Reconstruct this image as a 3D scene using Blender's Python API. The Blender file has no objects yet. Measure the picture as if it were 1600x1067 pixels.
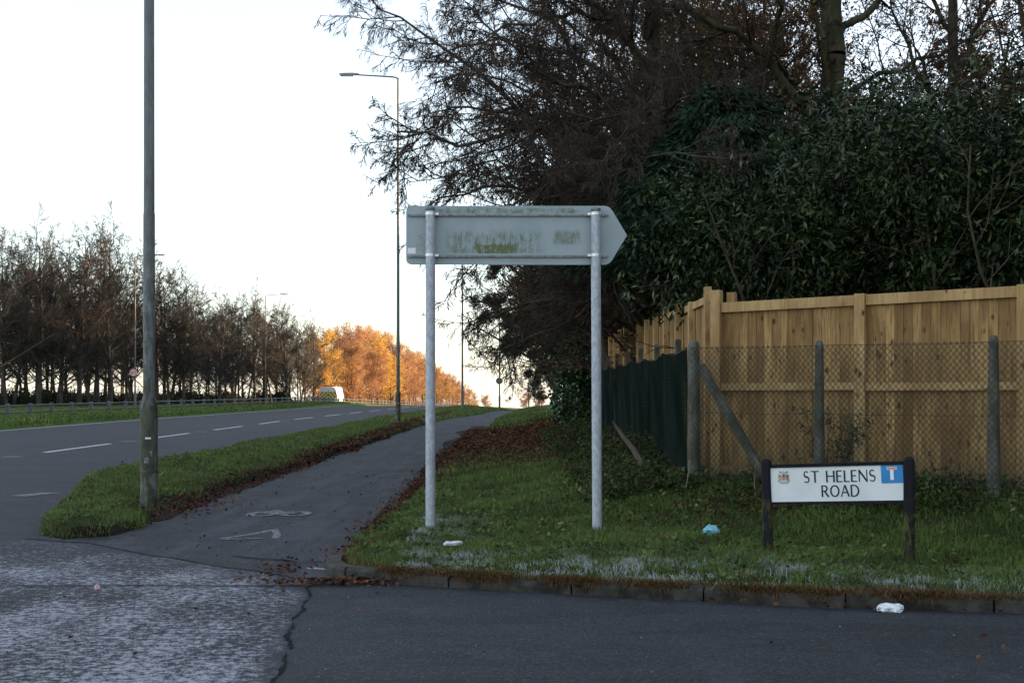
import bpy, math, random
import numpy as np
from mathutils import Vector, Matrix
rad = math.radians
sc = bpy.context.scene
COL = sc.collection

# ------------------------------------------------------------------ camera
EYE = 1.4; F = 2000.0
cam = bpy.data.cameras.new('camera'); cam.lens = 36*F/1600; cam.sensor_width = 36
cam.shift_y = 76.5/1600; cam.clip_start = .1; cam.clip_end = 6000
camo = bpy.data.objects.new('camera', cam); COL.objects.link(camo)
camo.location = (0, 0, EYE); camo.rotation_euler = (rad(90), 0, 0)
sc.camera = camo

# ------------------------------------------------------------------ light
SUN_EL = 5.4; SUN_AZ = 76.0       # azimuth measured clockwise from the view direction (+Y)
w = bpy.data.worlds.new('World'); sc.world = w; w.use_nodes = True
nt = w.node_tree; nt.nodes.clear()
out = nt.nodes.new('ShaderNodeOutputWorld'); bg = nt.nodes.new('ShaderNodeBackground')
sky = nt.nodes.new('ShaderNodeTexSky'); sky.sky_type = 'NISHITA'; sky.sun_disc = False
sky.sun_elevation = rad(SUN_EL); sky.sun_rotation = rad(SUN_AZ); sky.altitude = 50
sky.air_density = 1.0; sky.dust_density = .5; sky.ozone_density = 2.5
tc = nt.nodes.new('ShaderNodeTexCoord'); sx = nt.nodes.new('ShaderNodeSeparateXYZ')
mx = nt.nodes.new('ShaderNodeMath'); mx.operation = 'MAXIMUM'; mx.inputs[1].default_value = .012
cx = nt.nodes.new('ShaderNodeCombineXYZ')
L = nt.links.new
L(tc.outputs['Generated'], sx.inputs[0]); L(sx.outputs[0], cx.inputs[0]); L(sx.outputs[1], cx.inputs[1])
L(sx.outputs[2], mx.inputs[0]); L(mx.outputs[0], cx.inputs[2]); L(cx.outputs[0], sky.inputs[0])
hs = nt.nodes.new('ShaderNodeHueSaturation'); hs.inputs['Saturation'].default_value = .42
L(sky.outputs[0], hs.inputs['Color'])
L(hs.outputs[0], bg.inputs['Color']); bg.inputs['Strength'].default_value = .15
L(bg.outputs[0], out.inputs[0])
sl = bpy.data.lights.new('sun', 'SUN'); sl.energy = 4.6; sl.angle = rad(.5); sl.color = (1, .66, .36)
so = bpy.data.objects.new('sun', sl); COL.objects.link(so)
sd = Vector((math.sin(rad(SUN_AZ))*math.cos(rad(SUN_EL)), math.cos(rad(SUN_AZ))*math.cos(rad(SUN_EL)), math.sin(rad(SUN_EL))))
so.rotation_euler = sd.to_track_quat('Z', 'Y').to_euler(); so.location = (30, 10, 30)
vs = sc.view_settings; vs.view_transform = 'Standard'; vs.look = 'None'; vs.gamma = 1; vs.use_curve_mapping = False
vs.exposure = 2.32
sc.render.engine = 'CYCLES'
sc.cycles.max_bounces = 5; sc.cycles.diffuse_bounces = 3; sc.cycles.transparent_max_bounces = 4

# ------------------------------------------------------------------ helpers
rng = np.random.default_rng(7)
def W(px, py, Y): return ((px-800)/F*Y, Y, EYE-(py-610)/F*Y)
def ss(x, a, b):
    t = np.clip((np.asarray(x, float)-a)/(b-a), 0, 1); return t*t*(3-2*t)
_cy = [-50, 60, 85, 120, 155, 190, 250, 330, 500, 900]; _cx = [0, 0, .9, 2.5, 4.5, 6.5, 10, 14, 24, 48]
def curve(Y): return np.interp(Y, _cy, _cx)
def drop(U, Y):
    y0 = 110-32*ss(U, -8, -3); t = np.maximum(0, Y-y0)
    return -.016*np.where(t < 20, t*t/40, t-10)
def sdist(poly, U, Y):            # signed distance, positive inside
    U = np.asarray(U, float); Y = np.asarray(Y, float)
    P = np.array(poly, float); Q = np.roll(P, -1, 0)
    best = np.full(U.shape, 1e9); ins = np.zeros(U.shape, bool)
    for (x0, y0), (x1, y1) in zip(P, Q):
        dx, dy = x1-x0, y1-y0; t = np.clip(((U-x0)*dx+(Y-y0)*dy)/(dx*dx+dy*dy+1e-12), 0, 1)
        best = np.minimum(best, (U-x0-t*dx)**2+(Y-y0-t*dy)**2)
        c = ((y0 > Y) != (y1 > Y)); xi = x0+(Y-y0)/(dy if abs(dy) > 1e-12 else 1e-12)*dx
        ins ^= c & (U < xi)
    d = np.sqrt(best); return np.where(ins, d, -d)
KERB = [(-1.47, 10.35), (-1.45, 9.95), (-1.34, 9.6), (-1.08, 9.34), (-.6, 9.12), (0, 8.9), (.86, 8.6), (2.06, 8.22), (3.2, 8.02), (5, 7.8), (9, 7.4)]
PA = [(-4.2, 12.0), (-3.85, 12.25), (-3.75, 12.9), (-3.92, 14.4), (-4.0, 17), (-3.9, 22.4), (-3.75, 31), (-3.6, 47), (-3.2, 62), (-2.3, 74), (-2.3, 700),
      (-6.3, 700), (-6.4, 77), (-6.4, 68), (-6.7, 33), (-6.65, 20.2), (-6.15, 18), (-5.65, 16.3), (-5.3, 15.0), (-5.05, 14.0), (-4.8, 13.1), (-4.5, 12.35)]
PB = [(-1.37, 10.4), (-1.34, 10.0), (-1.24, 9.70), (-1.02, 9.45), (-.56, 9.24), (.03, 9.02), (.9, 8.72), (2.1, 8.34), (3.22, 8.14), (5, 7.92), (9, 7.52), (70, 6.5), (70, 700), (-.5, 700), (-.6, 74),
      (-.85, 49), (-1.2, 30), (-1.27, 25), (-1.25, 15.5), (-1.35, 13.7), (-1.42, 11.4)]
def wob(X, Y): return .05*np.sin(X*3.1+Y*1.7)+.04*np.sin(Y*4.3-X*2.2)+.03*np.sin(X*7.7+Y*6.1)
def height(X, Y):
    X = np.asarray(X, float); Y = np.asarray(Y, float)
    U = X-curve(Y); z = np.full(U.shape, -.05)
    a = sdist(PA, U, Y)+wob(X, Y)*.6
    za = .10*ss(a, -.03, .10)+.07*ss(a, .05, .9)-.05*(1-ss(a, -.03, .02))
    # bare scrape round the first lamp column
    za = za-.05*np.exp(-(((X+3.95)/.55)**2+((Y-15.0)/1.1)**2))*(a > 0)
    b = sdist(PB, U, Y)
    yf = 13.7-.6*(X-2.19)
    bank = .36*np.minimum(ss(U, -.9, 1.9), ss(Y-yf, -2.6, -.3))
    zb = -.05+(.13)*ss(b, -.02, .05)+.03*ss(b, .05, .6)+np.where(b > 0, bank, 0)
    cd = np.minimum(U+21.9, -18.05-U)
    zc = -.05+.19*ss(cd, -.02, .12)+.12*ss(cd, .1, 1.8)
    zl = -.65+.75*ss(-U, 27.2, 28.2)
    z = np.where(a > -.03, np.maximum(za, z), z); z = np.where(b > -.02, np.maximum(zb, z), z)
    z = np.where(cd > -.02, zc, z); z = np.where(U < -21.85, np.where(U < -27, zl, np.where(U > -22.6, -.05-.6*ss(-U, 21.85, 22.6), -.65)), z)
    far = ss(Y, 20, 60)
    z = z + .02*np.sin(X*1.3+Y*.7)*((a > .1) | (b > .3))
    return z+drop(U, Y)
def hz(x, y): return float(height(np.array([x]), np.array([y]))[0])

def mesh_np(name, V, Fc, smooth=False, mat=None):
    """Fc: (n,k) array or list of such arrays"""
    if not isinstance(Fc, list): Fc = [Fc]
    me = bpy.data.meshes.new(name); V = np.ascontiguousarray(V, np.float32)
    me.vertices.add(len(V)); me.vertices.foreach_set('co', V.ravel())
    tot = np.concatenate([np.full(len(f), f.shape[1], np.int32) for f in Fc]); li = np.concatenate([f.ravel() for f in Fc]).astype(np.int32)
    me.loops.add(len(li)); me.loops.foreach_set('vertex_index', li)
    me.polygons.add(len(tot)); st = np.concatenate([[0], np.cumsum(tot)[:-1]]).astype(np.int32)
    me.polygons.foreach_set('loop_start', st)
    if smooth: me.polygons.foreach_set('use_smooth', np.ones(len(tot), bool))
    me.update(calc_edges=True)
    if mat: me.materials.append(mat)
    return me
def put(name, me, parent=None, loc=None, label=None, cat=None, group=None, kind=None):
    o = bpy.data.objects.new(name, me); COL.objects.link(o)
    if parent: o.parent = parent
    if loc is not None: o.location = loc
    if label: o['label'] = label
    if cat: o['category'] = cat
    if group: o['group'] = group
    if kind: o['kind'] = kind
    return o
def thing(name, label, cat, loc=(0, 0, 0), rz=0, group=None):
    o = put(name, None, None, loc, label, cat, group); o.rotation_euler.z = rz; return o
def dup(root, loc, rz=0, s=(1, 1, 1), label=None, group=None):
    r = root.copy(); COL.objects.link(r); r.location = loc; r.rotation_euler = (0, 0, rz); r.scale = s
    if label: r['label'] = label
    if group: r['group'] = group
    for ch in list(root.children):
        c = ch.copy(); COL.objects.link(c); c.parent = r
        for g in ch.children:
            d = g.copy(); COL.objects.link(d); d.parent = c
    return r

class MB:
    def __init__(s): s.v = []; s.f = []
    def add(s, V, Fs):
        b = len(s.v); s.v += [tuple(map(float, p)) for p in V]; s.f += [tuple(i+b for i in f) for f in Fs]; return s
    def box(s, x0, x1, y0, y1, z0, z1, M=None):
        V = [Vector((x, y, z)) for z in (z0, z1) for y in (y0, y1) for x in (x0, x1)]
        if M is not None: V = [M @ p for p in V]
        return s.add(V, [(0, 2, 3, 1), (4, 5, 7, 6), (0, 1, 5, 4), (2, 6, 7, 3), (0, 4, 6, 2), (1, 3, 7, 5)])
    def loft(s, rings, closed=True, cap=True):
        n = len(rings[0]); b = len(s.v)
        for r in rings: s.v += [tuple(map(float, p)) for p in r]
        for i in range(len(rings)-1):
            for j in range(n if closed else n-1):
                k = (j+1) % n; s.f.append((b+i*n+j, b+i*n+k, b+(i+1)*n+k, b+(i+1)*n+j))
        if cap: s.f.append(tuple(b+j for j in range(n))[::-1]); s.f.append(tuple(b+(len(rings)-1)*n+j for j in range(n)))
        return s
    def lathe(s, prof, n=16, M=None, cap=True):      # prof: (r, z)
        R = []
        for r, z in prof:
            ring = [Vector((r*math.cos(2*math.pi*i/n), r*math.sin(2*math.pi*i/n), z)) for i in range(n)]
            R.append([M @ p for p in ring] if M is not None else ring)
        return s.loft(R, True, cap)
    def tube(s, pts, r, n=6):
        pts = [Vector(p) for p in pts]; R = []
        for i, p in enumerate(pts):
            d = (pts[min(i+1, len(pts)-1)]-pts[max(i-1, 0)]).normalized()
            a = d.cross(Vector((0, 0, 1))); a = a.normalized() if a.length > .05 else Vector((1, 0, 0)); b = d.cross(a)
            rr = r[i] if isinstance(r, (list, tuple)) else r
            R.append([p+(a*math.cos(2*math.pi*k/n)+b*math.sin(2*math.pi*k/n))*rr for k in range(n)])
        return s.loft(R)
    def prism(s, poly, t0, t1, axis='y'):            # poly in (x,z), extruded in y
        a = [(x, t0, z) for x, z in poly]; b = [(x, t1, z) for x, z in poly]; return s.loft([a, b])
    def build(s, name, mat, parent=None, smooth=False, bevel=0, **k):
        me = bpy.data.meshes.new(name); me.from_pydata(s.v, [], s.f); me.materials.append(mat)
        if smooth:
            me.polygons.foreach_set('use_smooth', [True]*len(me.polygons))
            try: me.set_sharp_from_angle(angle=rad(40))
            except Exception: pass
        import bmesh as _b
        bm = _b.new(); bm.from_mesh(me); _b.ops.recalc_face_normals(bm, faces=bm.faces)
        if bevel: _b.ops.bevel(bm, geom=list(bm.edges), offset=bevel, segments=1, affect='EDGES', clamp_overlap=True)
        bm.to_mesh(me); bm.free()
        return put(name, me, parent, **k)

# ------------------------------------------------------------------ materials
class N:
    def __init__(s, name, rough=.8, spec=.3, metal=0):
        s.m = bpy.data.materials.new(name); s.m.use_nodes = True; s.t = s.m.node_tree
        s.b = s.t.nodes['Principled BSDF']; s.b.inputs['Roughness'].default_value = rough
        s.b.inputs['Specular IOR Level'].default_value = spec; s.b.inputs['Metallic'].default_value = metal
    def n(s, typ, **k):
        o = s.t.nodes.new('ShaderNode'+typ)
        for a, v in k.items(): setattr(o, a, v)
        return o
    def l(s, a, b): s.t.links.new(a, b); return s
    def setv(s, inp, v):
        if hasattr(v, 'node'): s.t.links.new(v, inp)
        else: inp.default_value = v
    def pos(s, world=True):
        return s.n('NewGeometry').outputs['Position'] if world else s.n('TexCoord').outputs['Object']
    def scaled(s, v, sc_):
        m = s.n('VectorMath', operation='MULTIPLY'); s.setv(m.inputs[0], v); m.inputs[1].default_value = sc_; return m.outputs[0]
    def noise(s, v, scale, det=4, rough=.6, dist=0):
        o = s.n('TexNoise'); s.setv(o.inputs['Vector'], v); o.inputs['Scale'].default_value = scale
        o.inputs['Detail'].default_value = det; o.inputs['Roughness'].default_value = rough; o.inputs['Distortion'].default_value = dist
        return o.outputs['Fac']
    def vor(s, v, scale, feat='F1'):
        o = s.n('TexVoronoi'); o.feature = feat; s.setv(o.inputs['Vector'], v); o.inputs['Scale'].default_value = scale; return o.outputs['Distance']
    def math(s, op, a, b=0.0, c=None, clamp=False):
        o = s.n('Math', operation=op, use_clamp=clamp); s.setv(o.inputs[0], a); s.setv(o.inputs[1], b)
        if c is not None: s.setv(o.inputs[2], c)
        return o.outputs[0]
    def mr(s, v, a, b, c=0, d=1):
        o = s.n('MapRange', interpolation_type='SMOOTHSTEP'); s.setv(o.inputs[0], v)
        for i, q in enumerate((a, b, c, d)): s.setv(o.inputs[i+1], q)
        return o.outputs[0]
    def mix(s, f, a, b):
        o = s.n('Mix', data_type='RGBA'); s.setv(o.inputs[0], f)
        for i, q in ((6, a), (7, b)): s.setv(o.inputs[i], q if hasattr(q, 'node') else (*q, 1))
        return o.outputs[2]
    def xyz(s, v):
        o = s.n('SeparateXYZ'); s.setv(o.inputs[0], v); return o.outputs
    def col(s, c): s.setv(s.b.inputs['Base Color'], c if hasattr(c, 'node') else (*c, 1)); return s
    def bump(s, h, st=.3, d=.01):
        o = s.n('Bump'); s.setv(o.inputs['Height'], h); o.inputs['Strength'].default_value = st; o.inputs['Distance'].default_value = d
        s.l(o.outputs[0], s.b.inputs['Normal']); return s
def blotch(name, c1, c2, scale=5, rough=.8, spec=.3, metal=0, stretch=(1, 1, 1), lo=.35, hi=.65, bump=0, world=True, det=5):
    m = N(name, rough, spec, metal); v = m.scaled(m.pos(world), stretch); n = m.noise(v, scale, det)
    m.col(m.mix(m.mr(n, lo, hi), c1, c2))
    if bump: m.bump(m.noise(v, scale*4), bump)
    return m.m
def leafmat(name, cols, rough=.6, spec=.3, trans=0.0, clump=1.2):
    m = N(name, rough, spec); r = m.n('NewGeometry').outputs['Random Per Island']
    cr = m.n('ValToRGB'); m.l(r, cr.inputs[0]); e = cr.color_ramp.elements
    while len(e) < len(cols): e.new(.5)
    for i, c in enumerate(cols): e[i].position = i/(len(cols)-1); e[i].color = (*c, 1)
    n = m.mr(m.noise(m.pos(), clump, 2), .3, .7, .6, 1.35)
    mu = m.n('Mix', data_type='RGBA', blend_type='MULTIPLY'); mu.inputs[0].default_value = 1; m.l(cr.outputs[0], mu.inputs[6])
    cc = m.n('CombineXYZ'); [m.l(n, cc.inputs[i]) for i in range(3)]; m.l(cc.outputs[0], mu.inputs[7])
    m.col(mu.outputs[2])
    if trans:
        t = m.n('BsdfTranslucent'); m.l(mu.outputs[2], t.inputs[0]); mixs = m.n('MixShader'); mixs.inputs[0].default_value = trans
        o = m.t.nodes['Material Output']; m.l(m.b.outputs[0], mixs.inputs[1]); m.l(t.outputs[0], mixs.inputs[2]); m.l(mixs.outputs[0], o.inputs[0])
    return m.m

def asphalt(name, base, var, frost=False, grain=170, stains=True):
    m = N(name, .82, .35); p = m.pos()
    g = m.noise(p, grain, 3, .8); g2 = m.noise(p, 30, 4, .75); big = m.noise(m.scaled(p, (.3, 1.2, 1)), 1.3, 6, .68, .8)
    a = tuple(c*(1-var) for c in base); b = tuple(c*(1+var*1.6) for c in base)
    c = m.mix(m.mr(g, .32, .68), a, b)
    c = m.mix(m.mr(g2, .38, .66, 0, .55), c, tuple(q*.5 for q in base))
    if stains: c = m.mix(m.mr(big, .46, .62, 0, .8), c, tuple(q*.55 for q in base)); c = m.mix(m.mr(m.noise(p, 2.3, 6, .75), .52, .64, 0, .55), c, tuple(q*1.7 for q in base))
    if grain < 150: c = m.mix(m.mr(m.noise(m.scaled(p, (2.0, .22, 1)), 1.5, 6, .7, .5), .45, .60, 0, .7), c, tuple(q*2.0 for q in base)); c = m.mix(m.mr(m.noise(p, 1.1, 5, .7), .50, .62, 0, .7), c, tuple(q*.45 for q in base))
    ag = m.vor(p, 62 if grain > 150 else 48); cell = m.n('TexVoronoi'); m.setv(cell.inputs['Vector'], p); cell.inputs['Scale'].default_value = 62 if grain > 150 else 48
    cv = m.xyz(cell.outputs['Color'])[0]
    c = m.mix(m.math('MULTIPLY', m.mr(cv, .70, .98), m.mr(ag, .55, .25)), c, tuple(q*3.0 for q in base)); c = m.mix(m.math('MULTIPLY', m.mr(cv, .35, .02), .6), c, tuple(q*.35 for q in base))
    h = m.math('SUBTRACT', g, m.math('MULTIPLY', ag, .8))
    if frost:
        X, Y, Z = m.xyz(p)
        ed = m.math('SUBTRACT', m.math('MINIMUM', m.math('SUBTRACT', 8.05, X), 12.0), Y)       # distance inside the frosted part
        ed = m.math('ADD', ed, m.math('MULTIPLY', m.math('SUBTRACT', m.noise(p, 1.7, 4), .5), 1.1))
        reg = m.mr(ed, -.2, .9); reg = m.math('MULTIPLY', reg, m.mr(m.math('ADD', m.math('ADD', X, m.math('MULTIPLY', Y, .1)), m.math('MULTIPLY', m.noise(p, 5, 3), .25)), -.36, -.62))
        reg = m.math('MULTIPLY', reg, m.mr(X, -9, -6.5))
        near = m.mr(Y, 12, 5.5, .065, .12)
        patch = m.noise(m.scaled(p, (1, .6, 1)), 1.1, 3)
        th = m.math('SUBTRACT', m.math('SUBTRACT', .60, near), m.math('MULTIPLY', m.math('SUBTRACT', patch, .5), .32))
        fn = m.math('ADD', m.math('MULTIPLY', m.noise(p, 17, 5, .78), .65), m.math('MULTIPLY', m.noise(p, 70, 3, .8), .35))
        fm = m.mr(m.math('SUBTRACT', fn, th), -.04, .09)
        fm = m.math('MULTIPLY', fm, reg)
        c = m.mix(m.math('MULTIPLY', fm, .95), c, (.45, .46, .53))
        h = m.math('ADD', g, m.math('MULTIPLY', fm, .5))
    m.col(c); m.bump(h, .8, .008)
    return m.m
M = {}
M['asphalt_old'] = asphalt('worn asphalt', (.028, .030, .040), .35, frost=True)
M['asphalt_new'] = asphalt('newer asphalt', (.031, .035, .042), .4)
M['asphalt_path'] = asphalt('path asphalt', (.029, .031, .040), .35, grain=120)
M['seam'] = blotch('tar seam', (.010, .010, .012), (.028, .028, .033), 20, .95, .05)
def paintmat(name, c, wear):
    m = N(name, .7, .3); p = m.pos(); n = m.noise(p, 22, 5, .75); m.col(m.mix(m.mr(n, .5-wear*.3, .62-wear*.12), c, (.029, .031, .039))); return m.m
M['paint'] = paintmat('white road paint', (.62, .62, .62), -.35)
M['paint_worn'] = paintmat('worn white paint', (.24, .24, .25), .34)
def soil():
    m = N('turf soil', .95, .1); p = m.pos(); n = m.noise(p, 3, 6, .7); n2 = m.noise(p, 30, 4, .7)
    c = m.mix(m.mr(n, .35, .65), (.035, .055, .014), (.05, .04, .02)); c = m.mix(m.mr(n2, .3, .7), c, (.022, .026, .010))
    X, Y, Z = m.xyz(p); far = m.mr(Y, 22, 45, 0, 1); gr = m.mix(m.mr(m.noise(p, 1.3, 5, .7), .35, .65), (.055, .10, .020), (.075, .12, .03))
    c = m.mix(far, c, gr); pm = m.math('MULTIPLY', m.math('MULTIPLY', m.mr(X, -1.6, -.9), m.mr(Y, 18.5, 21)), m.mr(Y, 47, 43)); c = m.mix(pm, c, m.mix(n2, (.030, .014, .010), (.075, .034, .022)))
    X0 = m.math('MULTIPLY', m.mr(X, -4.6, -4.3), m.mr(X, -3.0, -3.4)); c = m.mix(m.math('MULTIPLY', X0, m.mr(Y, 60, 50)), c, (.02, .013, .010))
    m.col(c); m.bump(n2, .6, .03); return m.m
M['soil'] = soil()
M['kerb'] = blotch('kerb concrete', (.016, .016, .012), (.062, .058, .052), 6, .9, bump=.4)
M['concrete'] = blotch('mossy concrete post', (.055, .052, .038), (.135, .128, .108), 9, .9, stretch=(1, 1, .5), bump=.3)
M['galv'] = blotch('galvanised steel', (.30, .33, .37), (.47, .50, .55), 45, .55, .5, .25, stretch=(1, 1, .45), lo=.3, hi=.7, det=3)
M['clamp'] = blotch('bright steel clamp', (.6, .6, .62), (.75, .75, .78), 60, .35, .5, .5)
M['rail_grey'] = blotch('dull aluminium rail', (.13, .14, .15), (.24, .26, .27), 25, .5, .5, .4)
M['black'] = blotch('black plastic post', (.007, .007, .010), (.014, .014, .02), 18, .75, .15)
def blackmoss():
    m = N('black post with algae', .8, .12); p = m.pos(False); X, Y, Z = m.xyz(p)
    n = m.math('MULTIPLY', m.mr(m.noise(m.scaled(p, (1, 1, .4)), 22, 5, .7), .45, .62), m.mr(Z, .52, .38))
    m.col(m.mix(n, (.013, .013, .019), (.075, .075, .018))); return m.m
M['blackmoss'] = blackmoss()
M['plate'] = blotch('white enamel plate', (.62, .66, .68), (.70, .73, .74), 3, .35, .4)
M['ink'] = blotch('black lettering', (.010, .011, .02), (.018, .018, .03), 30, .5)
M['blue'] = blotch('blue sign panel', (.02, .20, .48), (.03, .24, .54), 5, .4)
M['white'] = blotch('white sign film', (.72, .73, .76), (.78, .78, .8), 9, .45)
M['redsoft'] = blotch('faded red bar', (.62, .22, .18), (.68, .28, .22), 9, .5)
M['gold'] = blotch('gold crest ink', (.42, .2, .06), (.6, .36, .14), 60, .5)
M['brownink'] = blotch('brown crest ink', (.08, .045, .04), (.2, .11, .09), 60, .5)
M['pinkink'] = blotch('rose crest ink', (.45, .26, .26), (.55, .38, .38), 60, .5)
M['blueink'] = blotch('blue crest ink', (.12, .15, .3), (.2, .24, .4), 60, .5)
M['greenink'] = blotch('teal crest ink', (.25, .42, .42), (.35, .5, .5), 60, .5)
def column_mat():
    m = N('weathered lamp column', .6, .35, .1); p = m.pos(False); X, Y, Z = m.xyz(p)
    n = m.noise(m.scaled(p, (1, 1, .22)), 9, 5, .65); g = m.mix(m.mr(n, .38, .62), (.115, .13, .135), (.165, .18, .185))
    gm = m.math('MULTIPLY', m.mr(m.noise(m.scaled(p, (1, 1, .35)), 14, 5, .7), .35, .6), m.mr(Z, 4.5, 1.0, .1, 1))
    g = m.mix(gm, g, (.042, .042, .021)); m.col(g); m.bump(n, .15); return m.m
M['column'] = column_mat()
M['column_far'] = blotch('far lamp column', (.10, .095, .085), (.15, .14, .13), 3, .6, stretch=(1, 1, .2))
M['door'] = blotch('lamp column door', (.040, .043, .032), (.080, .082, .055), 12, .6, stretch=(1, 1, .4))
M['lamp_head'] = blotch('lantern housing', (.2, .21, .23), (.28, .3, .32), 8, .45, .4, .2)
M['glass'] = blotch('lantern glass', (.35, .36, .38), (.45, .46, .48), 8, .15, .5)
def wood(name, c1, c2, c3, knots=True):
    m = N(name, .75, .25); p = m.pos(); r = m.n('NewGeometry').outputs['Random Per Island']
    off = m.n('CombineXYZ'); [m.setv(off.inputs[i], m.math('MULTIPLY', r, 7.3+i*3)) for i in range(3)]
    ad = m.n('VectorMath', operation='ADD'); m.setv(ad.inputs[0], p); m.l(off.outputs[0], ad.inputs[1]); q = ad.outputs[0]
    g = m.noise(m.scaled(q, (1, 1, .06)), 55, 4, .6, .4); b = m.noise(m.scaled(q, (1, 1, .35)), 3.2, 4, .6)
    c = m.mix(r, c1, c2); c = m.mix(m.mr(g, .42, .68, 0, .75), c, c3); c = m.mix(m.mr(b, .42, .66, 0, .7), c, c3)
    h = m.math('MULTIPLY', r, 1.0); h2 = m.math('FRACT', m.math('MULTIPLY', r, 17.3))
    dk = m.mr(h2, .55, 1, 0, .7); c = m.mix(dk, c, c3)
    if knots:
        k = m.vor(m.scaled(q, (1, 1, .55)), 9.5); kn = m.math('MULTIPLY', m.mr(k, .24, .10), m.mr(m.noise(m.scaled(q, (1, 1, .5)), 5, 2), .40, .50))
        c = m.mix(kn, c, (.07, .03, .012))
        k2 = m.vor(m.scaled(q, (1, 1, .4)), 4.0); c = m.mix(m.mr(k2, .22, .05, 0, .55), c, (.11, .05, .02))
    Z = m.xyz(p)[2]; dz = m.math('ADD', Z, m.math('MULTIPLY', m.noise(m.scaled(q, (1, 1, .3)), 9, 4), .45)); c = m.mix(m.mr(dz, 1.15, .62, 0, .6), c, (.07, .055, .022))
    st = m.noise(m.scaled(p, (1, 1, .25)), 1.6, 5, .7); c = m.mix(m.mr(st, .5, .68, 0, .45), c, c3)
    m.col(c); m.bump(g, .4, .004); return m.m
M['wood'] = wood('new fence boards', (.29, .175, .065), (.50, .315, .13), (.14, .072, .025))
M['woodpost'] = wood('fence post timber', (.44, .285, .125), (.52, .35, .165), (.28, .165, .065))
M['wire'] = blotch('green coated wire', (.020, .035, .025), (.035, .052, .038), 20, .5)
M['net'] = blotch('green plastic netting', (.003, .011, .008), (.006, .018, .013), 14, .85, .1)
M['bark'] = blotch('grey brown bark', (.035, .028, .020), (.085, .070, .050), 9, .9, stretch=(1, 1, .3), bump=.5, world=False)
M['barkmoss'] = blotch('mossy bark', (.028, .030, .012), (.068, .058, .032), 6, .9, stretch=(1, 1, .5), bump=.5)
M['barkfar'] = blotch('dark far bark', (.035, .028, .022), (.075, .062, .050), 2.5, .9, world=False)
M['twig'] = blotch('brown twigs', (.038, .030, .022), (.085, .064, .046), 1.4, .85)
M['twigred'] = blotch('reddish birch twigs', (.030, .023, .018), (.075, .052, .038), 1.6, .8)
M['twigfar'] = blotch('far brown twigs', (.034, .031, .027), (.066, .059, .051), .5, .9)
M['twigorange'] = blotch('russet twigs', (.22, .10, .035), (.32, .16, .06), .6, .9)
M['laurel'] = leafmat('laurel leaves', [(.005, .012, .005), (.013, .030, .010), (.020, .042, .013), (.034, .058, .018), (.07, .075, .02)], .42, .35, 0, 1.6)
M['dark_leaf'] = leafmat('dark evergreen leaves', [(.010, .020, .009), (.020, .036, .014), (.035, .048, .018)], .55, .3)
M['conifer'] = leafmat('cypress foliage', [(.009, .024, .013), (.014, .038, .019), (.022, .050, .020)], .7, .2)
M['pine'] = leafmat('pine needles', [(.010, .017, .010), (.018, .03, .016), (.03, .04, .02)], .7, .2)
M['ivy'] = leafmat('ivy leaves', [(.016, .042, .016), (.034, .075, .028), (.06, .11, .045)], .4, .4)
M['orange_leaf'] = leafmat('orange autumn leaves', [(.34, .18, .09), (.46, .27, .13), (.32, .19, .11), (.50, .33, .14)], .7, .2, .4, .35)
M['russet_leaf'] = leafmat('russet autumn leaves', [(.30, .15, .09), (.40, .22, .13), (.26, .15, .10)], .7, .2, .4, .35)
M['yellow_leaf'] = leafmat('yellow autumn leaves', [(.50, .32, .07), (.62, .42, .10), (.45, .27, .08)], .7, .2, .4, .35)
M['brown_leaf'] = leafmat('brown hanging leaves', [(.09, .045, .02), (.16, .08, .03), (.05, .03, .02), (.20, .12, .03)], .7, .2, .3)
M['litter_leaf'] = leafmat('fallen leaves', [(.055, .020, .013), (.10, .035, .020), (.055, .03, .016), (.17, .065, .025)], .8, .2, 0, 3)
M['bramble'] = leafmat('bramble and nettle leaves', [(.018, .035, .012), (.040, .070, .020), (.060, .085, .028), (.05, .035, .015), (.035, .03, .015)], .75, .15, .15, 2)
M['scrub'] = leafmat('hedge bottom leaves', [(.02, .022, .012), (.035, .036, .018), (.05, .04, .025)], .8, .2)

M['weed'] = leafmat('weed leaves', [(.05, .085, .02), (.08, .13, .035), (.11, .15, .045), (.07, .05, .02)], .7, .2, .2, 3)
def grassmat(name, frosty):
    m = N(name, .6, .3); p = m.pos(); r = m.n('NewGeometry').outputs['Random Per Island']
    cr = m.n('ValToRGB'); m.l(r, cr.inputs[0]); e = cr.color_ramp.elements; cols = [(.038, .076, .014), (.090, .155, .028), (.140, .220, .044), (.20, .265, .065), (.27, .24, .12)]
    while len(e) < len(cols): e.new(.5)
    for i, c in enumerate(cols): e[i].position = (0, .3, .7, .93, 1)[i]; e[i].color = (*c, 1)
    c = m.mix(m.mr(m.noise(p, 1.9, 5, .7), .42, .62, 0, .7), cr.outputs[0], (.045, .055, .018))
    if frosty:
        a = m.n('Attribute'); a.attribute_name = 'frost'; f = m.math('MULTIPLY', a.outputs['Fac'], m.mr(m.noise(m.scaled(p, (1, 1.6, 1)), 4.0, 5, .75), .50, .61))
        c = m.mix(f, c, (.50, .53, .55))
        d = m.n('Attribute'); d.attribute_name = 'dead'; c = m.mix(m.math('MULTIPLY', d.outputs['Fac'], .9), c, m.mix(r, (.10, .045, .02), (.24, .14, .06)))
    m.col(c)
    t = m.n('BsdfTranslucent'); m.l(c, t.inputs[0]); ms = m.n('MixShader'); ms.inputs[0].default_value = .25
    o = m.t.nodes['Material Output']; m.l(m.b.outputs[0], ms.inputs[1]); m.l(t.outputs[0], ms.inputs[2]); m.l(ms.outputs[0], o.inputs[0])
    return m.m
M['grass'] = grassmat('verge grass', True)

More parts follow.
